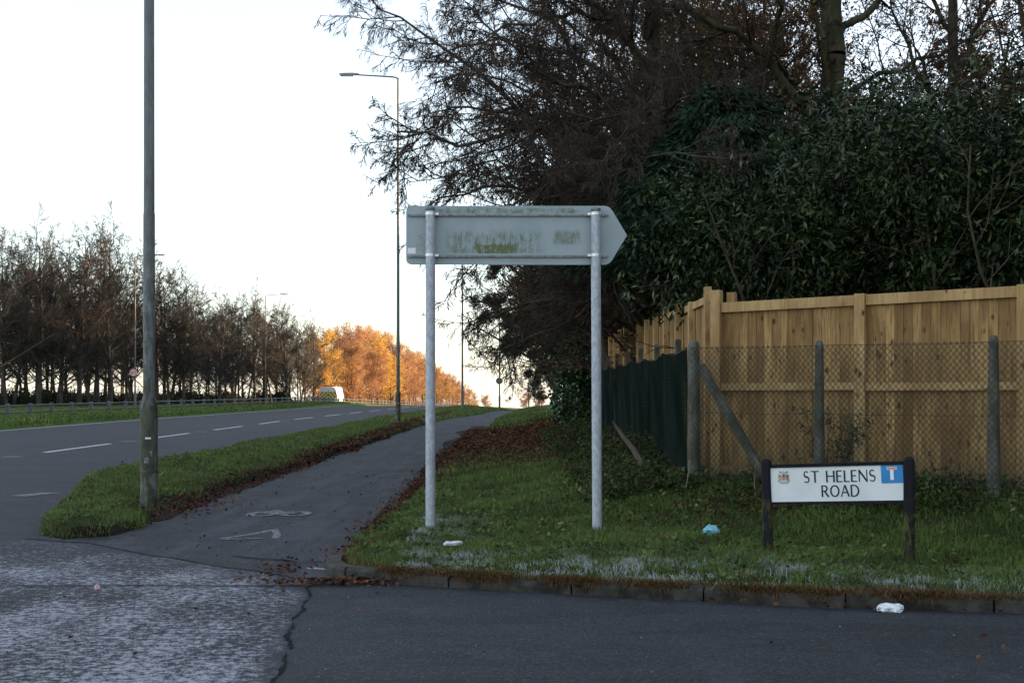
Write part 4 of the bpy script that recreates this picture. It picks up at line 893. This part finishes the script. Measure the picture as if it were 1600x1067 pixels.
mb = MB(); mb.box(.05, .2, .02, .06, -.03, .03); mb.build('bracket', M['rail_grey'], t)
Ys = 121.6; xs_, _, zs_ = W(780, 595, Ys); t = thing('round_sign', 'small round sign seen from the back on the far column past the path end', 'road sign', (xs_, Ys, zs_))
mb = MB(); mb.prism(disc(.32), -.01, .015); mb.build('plate', M['column_far'], t); mb = MB(); mb.box(-.2, .2, -.035, -.012, .08, .12); mb.box(-.2, .2, -.035, -.012, -.12, -.08); mb.build('bracket', M['rail_grey'], t)
# chevron direction board seen at a post far along is too faint to model further

# ------------------------------------------------------------------ arrow sign (seen from behind)
def arrow_sign():
    Y = 11.76; s = F/Y; X = lambda px: (px-800)/s; Z = lambda py: EYE-(py-610)/s
    t = thing('arrow_sign', 'back of an arrow shaped direction sign with green algae streaks on two galvanised posts', 'road sign', (0, Y, 0))
    zt, zb_, xl, xr, xt = Z(320), Z(412.5), X(633.5), X(953), X(981); r = .055; cz = (zt+zb_)/2-.0
    P = [(xl+r-r*math.cos(rad(a)), zt-r+r*math.sin(rad(a))) for a in np.linspace(0, 90, 7)]
    # slanted head with softened shoulders
    def corner(p, q, c, r_, n=5):
        p, q, c = Vector(p), Vector(q), Vector(c); a = c+(p-c).normalized()*r_; b = c+(q-c).normalized()*r_
        return [tuple(a.lerp(c, u).lerp(c.lerp(b, u), u)) for u in np.linspace(0, 1, n)]
    P += corner((xl, zt), (xt, cz), (xr, zt), .05); P += corner((xr, zt), (xr, zb_), (xt, cz), .006, 3); P += corner((xt, cz), (xl, zb_), (xr, zb_), .05)
    P += [(xl+r-r*math.cos(rad(a)), zb_+r+r*math.sin(rad(a))) for a in np.linspace(-90, 0, 7)]
    m = N('grey sign back with algae', .5, .35, .15); p = m.pos(False); px_, py_, pz_ = m.xyz(p)
    st = m.noise(m.scaled(p, (1, 1, .22)), 26, 4, .7); fine = m.noise(m.scaled(p, (1, 1, .5)), 70, 4, .7)
    base = m.mix(m.mr(m.noise(p, 2.2, 4), .35, .65), (.27, .33, .36), (.32, .375, .40))
    def band(x0, x1, z0, z1, fx=.08, fz=.05):
        a = m.math('MULTIPLY', m.mr(px_, x0-fx, x0+fx), m.mr(px_, x1+fx, x1-fx)); b = m.math('MULTIPLY', m.mr(pz_, z0-fz*.35, z0+fz*.35), m.mr(pz_, z1+fz, z1-fz)); return m.math('MULTIPLY', a, b)
    k = m.mr(m.math('ADD', st, m.math('MULTIPLY', fine, .35)), .56, .82)
    A = m.math('MULTIPLY', band(X(700), X(842), Z(394), Z(362)), k); B = m.math('MULTIPLY', band(X(745), X(803), Z(395), Z(381), .02, .02), m.mr(fine, .3, .6))
    C = m.math('MULTIPLY', band(X(866), X(906), Z(380), Z(360), .02, .03), m.mr(m.math('ADD', st, m.math('MULTIPLY', fine, .5)), .55, .85)); T = m.math('MULTIPLY', m.math('MULTIPLY', band(X(680), X(905), Z(332), Z(324), .06, .02), .9), m.mr(m.noise(p, 14, 4, .7), .35, .65))
    Lf = m.math('MULTIPLY', band(X(650), X(664), Z(392), Z(362), .03, .04), m.mr(fine, .4, .7))
    Sp = m.mr(m.noise(p, 38, 3, .6), .72, .76)
    tot = m.math('ADD', m.math('ADD', m.math('MULTIPLY', A, .85), B), m.math('ADD', m.math('MULTIPLY', C, .7), m.math('ADD', T, m.math('ADD', m.math('MULTIPLY', Lf, .6), m.math('MULTIPLY', Sp, .5)))), clamp=True)
    c = m.mix(m.math('MULTIPLY', tot, .95), base, m.mix(fine, (.06, .08, .02), (.13, .15, .055)))
    for q in [(765, 378), (832, 378), (770, 362), (814, 362), (862, 329)]:     # pale round spots
        dx = m.math('SUBTRACT', px_, X(q[0])); dz = m.math('SUBTRACT', pz_, Z(q[1])); d = m.math('SQRT', m.math('ADD', m.math('MULTIPLY', dx, dx), m.math('MULTIPLY', dz, dz)))
        c = m.mix(m.mr(d, .027, .016, 0, .75 if q[1] > 370 else .4), c, (.27, .33, .36))
    m.col(c)
    mb = MB(); mb.prism(P, .075, .079); plate = mb.build('sign_plate', m.m, t)
    mb = MB()
    zz = [Z(334.5), Z(399)]
    for z in zz: mb.box(X(636), X(951), .050, .074, z-.006, z+.006); mb.box(X(636), X(951), .0475, .0505, z-.012, z-.006); 
    mb.build('rail', M['rail_grey'], t)
    for k_, (px, pyb) in enumerate([(672.5, 824), (931, 822)]):
        x = X(px); zb2 = hz(x, Y)-.1; top = Z(330 if k_ == 0 else 331); ln = .012*(1 if k_ else 0)
        mb = MB(); Mx = Matrix.Translation((x+(ln if k_ else 0), 0, 0))@Matrix.Rotation(rad(-.25 if k_ else 0), 4, 'Y')
        mb.lathe([(.0445, zb2), (.0445, top), (.036, top+.006)], 24, Mx); post = mb.build('post', M['galv'], t, True)
        mb = MB(); mb.lathe([(.0445, top+.004), (.046, top+.006), (.046, top+.03), (.04, top+.036)], 20, Mx); mb.build('cap', M['rail_grey'], post, True)
        for z in zz:
            mb = MB(); xo = ln*.0
            mb.lathe([(.0453, z-.014), (.0475, z-.012), (.0475, z+.014), (.0453, z+.016)], 24, Matrix.Translation((x, 0, 0))); 
            sg = 1 if k_ == 0 else -1; mb.box(min(x+sg*.045, x+sg*.075), max(x+sg*.045, x+sg*.075), -.0, .046, z-.010, z+.012); mb.build('clamp', M['clamp'], t, True)
    mb = MB(); mb.box(X(635.8), X(648.5), .0735, .0748, Z(395), Z(386)); mb.build('sticker', M['white'], t)
arrow_sign()

# ------------------------------------------------------------------ street name plate
def name_sign():
    a = Vector((2.06, 10.3, 0)); b = Vector((3.01, 9.8, 0)); L_ = (b-a).length; rz_ = math.atan2(b.y-a.y, b.x-a.x)
    z0 = .086
    t = thing('street_name_sign', 'low white street name plate between two black posts, with a crest and blue corner panel', 'street sign', (a.x, a.y, z0), rz_)
    def post(x, zlo, zhi, w=.038, lean=0):
        mb = MB(); d = .035; rings = []
        for z, k in [(zlo-.15, 1), (zhi-.035, 1), (zhi-.02, .9), (zhi-.006, .6), (zhi, .25)]:
            rings.append([(x+lean*z+sx_*w*k, sy*d*k, z) for sx_, sy in ((-1, -.6), (-.6, -1), (.6, -1), (1, -.6), (1, .6), (.6, 1), (-.6, 1), (-1, .6))])
        mb.loft(rings); mb.build('post', M['blackmoss'], t, True)
    post(0, 0, .765, .037, -.018); post(L_+.03, .03, .81, .039)
    tilt = math.atan2(.058, L_); pl = put('name_plate', None, t); 
    # the tilted plate assembly: everything in plate space, baked through matrix
    Mt = Matrix.Translation((.035, 0, .42)) @ Matrix.Rotation(-tilt, 4, 'Y'); PW = L_-.035; PH = .272
    def bake(mb, nm, mat, par, smooth=False):
        mb.v = [tuple(Mt @ Vector(p)) for p in mb.v]; return mb.build(nm, mat, par, smooth)
    bpy.data.objects.remove(pl)
    mb = MB(); mb.box(0, PW, -.012, .012, 0, PH); plate = bake(mb, 'name_plate', M['plate'], t)
    mb = MB(); mb.box(-.004, PW+.004, -.022, .016, PH, PH+.026); mb.box(-.004, PW+.004, -.020, .014, -.022, 0); mb.box(-.006, 0, -.0201, .0141, 0, PH)
    bake(mb, 'frame', M['black'], t)
    u = lambda q: q/1075*PW; v = lambda q: PH-q/272*PH
    bake(text('ST HELENS', u(275), v(124), v(32)-v(124), u(585), y=-.0125), 'lettering', M['ink'], plate)
    bake(text('ROAD', u(418), v(238), v(147)-v(238), u(308), y=-.0125), 'lettering', M['ink'], plate)
    mb = MB(); mb.box(u(903), PW, -.014, -.0122, v(140), v(0)-.0005); bl = bake(mb, 'no_through_road_panel', M['blue'], plate)
    mb = MB(); mb.box(u(975), u(1002), -.0165, -.0142, v(115), v(37)); bake(mb, 'symbol', M['white'], bl)
    mb = MB(); mb.box(u(950), u(1028), -.0168, -.0144, v(37), v(14)); bake(mb, 'symbol', M['white'], bl)
    mb = MB(); mb.box(u(953), u(1025), -.0178, -.0169, v(34), v(17)); bake(mb, 'symbol', M['redsoft'], bl)
    # crest: shield, helm, two upright supporters, mantling, scroll
    cr = lambda x, z: (u(112+x), v(80-z)); K = [0]
    def poly(pts, mat, par, nm='emblem', y=-.0128):
        K[0] += 1; mb = MB(); mb.prism([cr(*p) for p in pts], y-.0004*K[0]-.001, y-.0004*K[0]); return bake(mb, nm, mat, par)
    crest = poly([(-18, 20), (18, 20), (17, -8), (10, -22), (0, -28), (-10, -22), (-17, -8)], M['pinkink'], plate, 'crest')
    poly([(-17, 22), (17, 22), (8, 9), (0, 4), (-8, 9)], M['brownink'], crest); poly([(-15, -4), (15, -4), (15, -10), (-15, -10)], M['brownink'], crest)
    for sgn, mt in ((-1, M['gold']), (1, M['gold'])):
        body = [(20, 26), (26, 30), (33, 22), (44, 34), (46, 24), (40, 14), (52, 6), (44, 4), (40, -6), (48, -22), (44, -36), (36, -34), (38, -24), (30, -16), (26, -32), (20, -34), (22, -18), (24, -4), (18, 6), (26, 12)]
        poly([(x*sgn, z) for x, z in (body if sgn > 0 else body)][::1], mt, crest)
        poly([(x*sgn, z) for x, z in [(30, 20), (38, 22), (36, 8), (30, 2), (26, 8)]], M['brownink'], crest)
        if sgn > 0: poly([(22, 24), (30, 26), (28, 12), (36, -2), (32, -20), (26, -10), (24, 2)], M['brownink'], crest)
        poly([(x*sgn, z) for x, z in [(10, 34), (16, 42), (24, 50), (38, 54), (36, 44), (24, 38)]], M['blueink'], crest)
    poly([(-8, 22), (8, 22), (10, 34), (5, 46), (9, 56), (0, 52), (-9, 56), (-5, 46), (-10, 34)], M['greenink'], crest); poly([(-4, 24), (4, 24), (5, 36), (0, 42), (-5, 36)], M['gold'], crest)
    poly([(-34, -34), (-16, -30), (0, -34), (16, -30), (34, -34), (30, -46), (14, -42), (0, -46), (-14, -42), (-30, -46)], M['greenink'], crest)
name_sign()

# ------------------------------------------------------------------ timber fence
def timber_fence():
    t = thing('timber_fence', 'tall new close boarded timber fence turning the corner behind the chain link', 'fence', (2.19, 13.7, 0))
    o = Vector((2.19, 13.7, 0)); dA = Vector((2.66, -1.6, 0)).normalized(); nA = Vector((dA.y, -dA.x, 0)); nA = nA if nA.y < 0 else -nA  # towards camera
    r_ = random.Random(8); bay = 1.545
    def frame(org, d, nn): return Matrix(((d.x, nn.x, 0, org.x), (d.y, nn.y, 0, org.y), (0, 0, 1, org.z), (0, 0, 0, 1)))
    ztop = lambda s: 2.345+.018*s; zbot = lambda s: .46-.045*s
    FA = frame(Vector((0, 0, 0)), dA, nA)
    for k in range(5):
        s0 = k*bay+.055; s1 = (k+1)*bay-.055
        mb = MB(); s = s0
        while s < s1-.01:
            w_ = min(r_.uniform(.088, .104), s1-s); dz = r_.uniform(-.006, .006); y0 = -.045+r_.uniform(-.003, .003); zt = ztop(s)-.03+dz; zb_ = max(.0, zbot(s))+.03
            Mb = FA @ Matrix.Translation((s, 0, 0)) @ Matrix.Rotation(rad(4), 4, 'Z')
            mb.box(0, w_, y0-.006, y0+.010, zb_-.1, zt, Mb); s += w_-.006
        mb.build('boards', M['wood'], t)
        za, zb2 = ztop(s0), ztop(s1)
        def rail(z0a, z0b, h, y0, y1):
            rg_ = [[(FA @ Vector((s_, y_, z_+dz_))) for y_, dz_ in ((y0, 0), (y1, 0), (y1, h), (y0, h))] for s_, z_ in ((s0+.002, z0a), (s1-.002, z0b))]; mb = MB(); mb.loft(rg_); mb.build('rail', M['woodpost'], t)
        rail(za-.115, zb2-.115, .105, -.028, .022); rail(1.40+.0*k, 1.405, .075, -.028, .026); rail(zbot(s0)+.06, zbot(s1)+.06, .085, -.028, .026)
        if True:
            mb = MB(); h = .05; mb.box(k*bay-.053, k*bay+.053, -.05, .05, -.2, (2.47 if k == 0 else ztop(k*bay)+.0), FA); mb.build('post', M['woodpost'], t, bevel=.004)
    # doubled post end behind the corner
    mb = MB(); mb.box(.08, .17, -.16, -.08, .2, 2.45, FA); mb.build('post', M['woodpost'], t, bevel=.004)
    # side run going away along the path, fixed to the inner side, ragged tops
    dB = Vector((0, 1, 0)); nB = Vector((-1, 0, 0)); FB = frame(Vector((.0, .12, 0)), dB, nB)
    for k in range(8):
        mb = MB(); s = k*2.55
        zt0 = 2.42+.02*k
        while s < (k+1)*2.55-.03:
            w_ = r_.uniform(.10, .135); zt = zt0+r_.uniform(-.05, .03)-(.10 if (int(s*1.3) % 3 == 0) else 0); 
            mb.box(s, s+w_-.004, -.03+r_.uniform(-.008, .008), -.01, max(.1, .3), zt, FB); s += w_+(.0 if r_.random() > .15 else .02)
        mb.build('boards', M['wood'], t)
        mb = MB()
        for z in (zt0-.15, 1.45, .75):
            mb = MB(); mb.box(k*2.55+.055, (k+1)*2.55-.055, -.1, -.04, z, z+.08, FB); mb.build('rail', M['woodpost'], t)
        if k < 2: mb = MB(); mb.box(k*2.55+.2, (k+1)*2.55-.3, -.006, .03, zt0-.05, zt0+.03, FB); mb.build('rail', M['woodpost'], t)
        for q in (0, .5):
            mb = MB(); mb.box((k+q)*2.55+.3-.05, (k+q)*2.55+.3+.05, -.007, .07, .1, zt0+.07+r_.uniform(-.03, .05), FB); mb.build('post', M['woodpost'], t, bevel=.004)
timber_fence()

# ------------------------------------------------------------------ chain link fence and netting
def chain_fence():
    A = Vector((1.88, 13.3, 0)); B = Vector((4.36, 11.6, 0)); d = (B-A).normalized(); nn = Vector((d.y, -d.x, 0)); nn = nn if nn.y < 0 else -nn
    t = thing('chain_link_fence', 'low green chain link fence on mossy concrete posts in front of the timber fence', 'fence', (A.x, A.y, 0))
    L_ = (B-A).length; n = 6.5
    FA = Matrix(((d.x, nn.x, 0, 0), (d.y, nn.y, 0, 0), (0, 0, 1, 0), (0, 0, 0, 1)))
    zt = lambda s: 1.845-.0*s
    def cpost(s, top, w0, w1):
        mb = MB(); rings = []
        for z, k in [(.1, w0), (top-.05, w1), (top-.02, w1*.85), (top, w1*.5)]: rings.append([FA @ Vector((s+a*k, -.02+b*k, z)) for a, b in ((-1, -.7), (-.7, -1), (.7, -1), (1, -.7), (1, .7), (.7, 1), (-.7, 1), (-1, .7))])
        mb.loft(rings); mb.build('post', M['concrete'], t, True)
    cpost(0, 1.92, .056, .050); cpost(1.36, 1.89, .052, .035); cpost(L_, 1.90, .060, .038); cpost(L_+1.65, 1.90, .058, .038); cpost(L_+3.2, 1.9, .058, .038)
    mb = MB(); mb.loft([[FA @ Vector((s+a*.028*1.3, -.07+b*.035, z+a*.028*.7)) for a, b in ((-1, -1), (1, -1), (1, 1), (-1, 1))] for s, z in ((.05, 1.66), (.86, .38))]); mb.build('strut', M['concrete'], t)
    W_ = L_+3.2; z0, z1 = .50, 1.845; p = .056; segs0 = []; segs1 = []; y1 = .045
    h = z1-z0
    for sg, yy in ((1, y1), (-1, y1+.0045)):
        s = -h
        while s < W_+h:
            a_s, b_s = (s, s+h*.85) if sg > 0 else (s+h*.85, s); k = .85
            # clip to 0..W_
            q0, q1 = 0.0, 1.0; ds = b_s-a_s
            for lim in (0, W_):
                tt = (lim-a_s)/ds
                if lim == 0: 
                    if ds > 0: q0 = max(q0, tt)
                    else: q1 = min(q1, tt)
                else:
                    if ds > 0: q1 = min(q1, tt)
                    else: q0 = max(q0, tt)
            if q1 > q0+.001:
                nseg = 12
                for i in range(nseg):
                    ta = q0+(q1-q0)*i/nseg; tb = q0+(q1-q0)*(i+1)/nseg
                    f = lambda q: (a_s+ds*q, yy+.012*math.sin((a_s+ds*q)*2.1)*math.sin((z0+h*q)*3), z0+h*q+.006*math.sin((a_s+ds*q)*3.3))
                    segs0.append(f(ta)); segs1.append(f(tb))
            s += p
    for z in (1.842, 1.17, .52):
        for i in range(40):
            a, b = W_*i/40, W_*(i+1)/40; f = lambda q: (q, y1+.002, z-.012*math.sin(math.pi*((q % 1.6)/1.6))*(1 if z > 1.5 else .3)); segs0.append(f(a)); segs1.append(f(b))
    P0 = np.array(segs0); P1 = np.array(segs1); Mx = np.array(FA.to_3x3()); P0 = P0@Mx.T; P1 = P1@Mx.T
    V, Q = tubes((P0, P1, np.full(len(P0), .0030), np.full(len(P0), .0030)), 4); put('mesh', mesh_np('mesh', V, Q, True, M['wire']), t)
chain_fence()
def net_fence():
    t = thing('netting_fence', 'dark green plastic netting sagging on a run of posts beside the path', 'fence', (1.84, 13.3, 0)); r_ = np.random.default_rng(5)
    for k in range(7):
        y = 1.2+k*2.1; zz = 1.98+.02*k; mb = MB()
        mb.loft([[(-.03+a*.04*q+.07, y+b*.04*q, z) for a, b in ((-1, -1), (1, -1), (1, 1), (-1, 1))] for z, q in ((.1, 1), (zz-.02, .8), (zz, .5))]); mb.build('post', M['concrete'], t)
    LN = 16.0; n = 120; ysn = np.linspace(.02, LN, n); P0 = []; P1 = []
    top = 1.84+.012*np.sin(ysn*1.3)-.05*np.abs(np.sin(ysn*1.5)); bot = .52+.10*np.sin(ysn*.9)+.03*np.sin(ysn*4)
    xo = -.02*np.sin(ysn*1.7)
    rows = 46
    for j in range(rows):
        f = j/(rows-1); z = top*(1-f)+bot*f+.014*np.sin(ysn*6)+.006*np.sin(ysn*13); x = xo*f+.004*np.sin(ysn*3)
        pts = np.stack([x-.02, ysn, z], 1); P0.append(pts[:-1]); P1.append(pts[1:])
    for i in range(0, n*3):
        yy = (i+.5)/(n*3)*LN; k = np.interp(yy, ysn, np.arange(n)); a = np.interp(yy, ysn, top); b = np.interp(yy, ysn, bot); pz = np.linspace(a, b, 9); f = np.linspace(0, 1, 9)
        pts = np.stack([np.interp(yy, ysn, xo)*f+.006*np.sin(yy*3+f*6)-.02, np.full(9, yy)+.01*np.sin(f*9), pz], 1); P0.append(pts[:-1]); P1.append(pts[1:])
    P0 = np.concatenate(P0); P1 = np.concatenate(P1); nh = rows*(n-1); R = np.concatenate([np.full(nh, .0068), np.full(len(P0)-nh, .003)])
    V, Q = tubes((P0, P1, R, R), 4); put('netting', mesh_np('netting', V, Q, True, M['net']), t)
net_fence()
def trunklet():
    t = thing('dead_branch', 'leaning dead branch in the undergrowth by the green netting', 'branch', (1.45, 14.6, hz(1.45, 14.6)))
    mb = MB(); mb.tube([(.1, -.2, -.02), (.02, -.1, .14), (-.06, .1, .3), (-.18, .3, .46), (-.26, .5, .6)], [.05, .045, .035, .025, .01], 7); mb.build('dead_branch', M['twig'], t, True)
trunklet()
# tall pale weed stems by the fence and shrub between the chain link posts
gs = grow(np.array([[2.45, 12.2, hz(2.45, 12.2)], [2.55, 12.3, hz(2.5, 12.3)], [2.35, 12.35, hz(2.4, 12.3)], [1.75, 12.9, .4], [3.0, 12.1, .4]]), np.array([[-.2, 0, 1], [.1, 0, 1], [.0, 0, 1], [.2, 0, 1], [-.5, 0, 1.]]), np.array([.45, .4, .5, .3, .45]), np.full(5, .004), [dict(k=5, wob=.08, n=5, t0=.4, ang=35, lr=.35, rr=.6, rmin=.0018), dict(k=3, wob=.1)])
wt = thing('dry_weeds', 'dry pale weed stems in front of the concrete strut', 'plant', (0, 0, 0)); put('stems', merged('stems', [tubes(s, 3) for s in gs], blotch('dry stems', (.25, .19, .12), (.35, .28, .2), 5)), wt)
bs = thing('privet_shrub', 'small green shrub growing between the chain link and the timber fence', 'shrub', (3.22, 12.78, .35))
gb = grow(np.zeros((6, 3)), rng.normal(0, .25, (6, 3))+np.array([0, 0, 1]), np.full(6, .85), np.full(6, .007), [dict(k=5, wob=.12, n=8, t0=.2, ang=45, lr=.3, rr=.6, rmin=.003), dict(k=3, wob=.15, n=4, lr=.5, rmin=.002), dict(k=2)])
put('stems', merged('stems', [tubes(s, 3) for s in gb], M['twig']), bs); put('foliage', leaf_on(gb, 1, 700, .04, .25, M['bramble'], spread=.03), bs)

# ------------------------------------------------------------------ knee rail along the far grass
def knee_rail():
    t = thing('knee_rail', 'low grey post and rail barrier along the grass beyond the main road', 'barrier', (-21.2, 50, 0)); off = Vector(t.location)
    ysr = np.arange(38.5, 38.5+2.55*84, 2.55); pts = [Vector((-21.2+float(curve(y)), y, 0)) for y in ysr]
    for p in pts: p.z = hz(p.x, p.y)
    for p in pts: 
        mb = MB(); q = p-off; mb.box(q.x-.07, q.x+.07, q.y-.07, q.y+.07, q.z-.1, q.z+.68); mb.build('post', M['kerbrail'], t)
    for hh in (.30, .58):
        mb = MB(); mb.tube([p-off+Vector((.02, -.09, hh)) for p in pts], .032, 5); mb.build('rail', M['kerbrail'], t, True)
M['kerbrail'] = blotch('grey steel rail', (.06, .068, .078), (.10, .11, .12), 2, .6)
knee_rail()

# ------------------------------------------------------------------ van
def van():
    Y = 136.0; x = (513-800)/F*Y; base = -1.02
    t = thing('van', 'white maintenance van with red and yellow rear chevrons driving away beyond the knee rail', 'van', (x, Y, base), rad(-1.5)); t.scale = (1.05, 1.05, 1.1)
    body = N('white van paint', .35, .5); body.col((.78, .79, .80)); body = body.m
    def sec(y, hw_b, hw_t, zb, zt):  # cross-section with tumblehome and rounded roof
        return [(-hw_b, y, zb), (-hw_b-.0, y, zb+.75), (-(hw_b*.6+hw_t*.4), y, zb+(zt-zb)*.65), (-hw_t, y, zt-.16), (-hw_t+.12, y, zt-.03), (0, y, zt), (hw_t-.12, y, zt-.03), (hw_t, y, zt-.16), (hw_b*.6+hw_t*.4, y, zb+(zt-zb)*.65), (hw_b, y, zb+.75), (hw_b, y, zb)]
    mb = MB(); mb.loft([sec(0, 1.0, .76, .45, 2.5), sec(.08, 1.02, .80, .32, 2.56), sec(1.5, 1.02, .82, .32, 2.60), sec(3.6, 1.02, .82, .32, 2.56), sec(4.3, 1.0, .70, .32, 2.15), sec(4.8, .98, .85, .35, 1.25), sec(5.6, .9, .8, .4, 1.05)]); mb.build('body', body, t, True)
    ch = N('rear chevrons', .5, .4); X, Yy, Z = ch.xyz(ch.pos(False)); ax = ch.math('ABSOLUTE', X); v = ch.math('FRACT', ch.math('MULTIPLY', ch.math('ADD', Z, ax), 2.6)); ch.col(ch.mix(ch.math('GREATER_THAN', v, .56), (.55, .66, .16), (.35, .04, .03)))
    mb = MB(); mb.prism([(-.92, .62), (.92, .62), (.93, 1.2), (.80, 2.08), (-.80, 2.08), (-.93, 1.2)], -.02, .01)
    p = mb.build('chevron_panel', ch.m, t)
    gl = blotch('dark van glass', (.10, .13, .17), (.2, .24, .28), 3, .1, .6)
    for s in (-1, 1): mb = MB(); mb.prism([(s*.06, 1.02), (s*.80, 1.02), (s*.76, 1.45), (s*.06, 1.45)], -.032, -.021); mb.build('rear_window', gl, t)
    mb = MB(); mb.box(-.012, .012, -.03, -.021, .55, 2.3); mb.build('door_gap', M['black'], t)
    mb = MB(); mb.box(-.78, .78, .1, .42, 2.57, 2.70); mb.build('light_bar', blotch('amber light bar', (.7, .12, .02), (.8, .2, .03), 3, .4), t, bevel=.02)
    mb = MB(); mb.box(-1.0, 1.0, -.10, .05, .36, .58); mb.build('bumper', M['black'], t, bevel=.02)
    for s in (-1, 1):
        mb = MB(); mb.box(min(s*.93, s*1.0), max(s*.93, s*1.0), -.03, .03, .75, 1.15); mb.build('tail_light', red, t)
        mb = MB(); mb.box(min(s*1.04, s*1.24), max(s*1.04, s*1.24), 4.35, 4.5, 1.15, 1.5); mb.build('mirror', M['black'], t, bevel=.02)
        for y in (1.0, 4.7):
            Mx = Matrix.Translation((s*.92, y, .33))@Matrix.Rotation(rad(90), 4, 'Y'); mb = MB(); mb.lathe([(.2, -.11), (.33, -.10), (.34, 0), (.33, .10), (.2, .11)], 20, Mx); wh = mb.build('wheel', M['black'], t, True)
            mb = MB(); mb.lathe([(.05, -.125), (.19, -.115), (.19, .115), (.05, .125)], 14, Mx); mb.build('rim', M['lamp_head'], wh, True)
    mb = MB(); mb.box(-.25, .25, -.035, -.022, .64, .76); mb.build('number_plate', blotch('yellow plate', (.6, .45, .05), (.65, .5, .08), 3), t)
van()

# ------------------------------------------------------------------ litter
def crumple(name, label, cat, loc, sx_, sy_, sz_, mat, rz_=0, seed=1, flat=.35):
    r_ = random.Random(seed); mb = MB(); n = 11; R = []
    for i, f in enumerate(np.linspace(0, 1, 8)):
        a = math.pi*f; ring = []
        for j in range(n):
            b = 2*math.pi*j/n; k = 1+r_.choice((-.5, -.25, 0, .2, .45))*r_.uniform(.6, 1); ring.append((-math.cos(a)*sx_*(1+r_.uniform(-.06, .06)), math.sin(a)*math.cos(b)*sy_*k, max(0, math.sin(a)*math.sin(b)*sz_*k*.9+sz_*.6)))
        R.append(ring)
    mb.loft(R); o = mb.build(name, mat, None, False, label=label, cat=cat); o.location = loc; o.rotation_euler.z = rz_
    return o
wm = blotch('white tissue', (.66, .70, .74), (.78, .82, .85), 40, .7)
bm_ = blotch('pale blue cloth', (.16, .42, .52), (.26, .55, .66), 25, .8)
x, y, z = W(708, 876, 10.35); crumple('tissue', 'long white scrap of tissue lying on the grass near the left kerb', 'litter', (x, y, hz(x, y)+.03), .095, .022, .028, wm, rad(38), 2)
x, y, z = W(1111, 829, 11.4); crumple('face_mask', 'crumpled pale blue mask on the grass left of the name plate', 'litter', (x, y, hz(x, y)+.02), .075, .05, .055, bm_, rad(-8), 5)
x, y, z = W(1391, 953, 8.08); crumple('paper_scrap', 'white paper scrap on the road against the kerb at the right', 'litter', (x, y, .006), .085, .06, .035, wm, rad(-4), 9)
x, y, z = W(152, 921, 9.0); crumple('wrapper', 'tiny pink and white wrapper on the frosted road', 'litter', (x, y, .008), .02, .02, .02, blotch('pink wrapper', (.7, .15, .15), (.8, .75, .75), 60), 0, 4)
x, y, z = W(488, 890, 9.9); crumple('stick', 'thin pale stick lying where the path meets the road', 'litter', (-1.52, 9.95, .012), .09, .008, .008, blotch('pale stick', (.3, .28, .25), (.4, .38, .33), 20), rad(-20), 4)
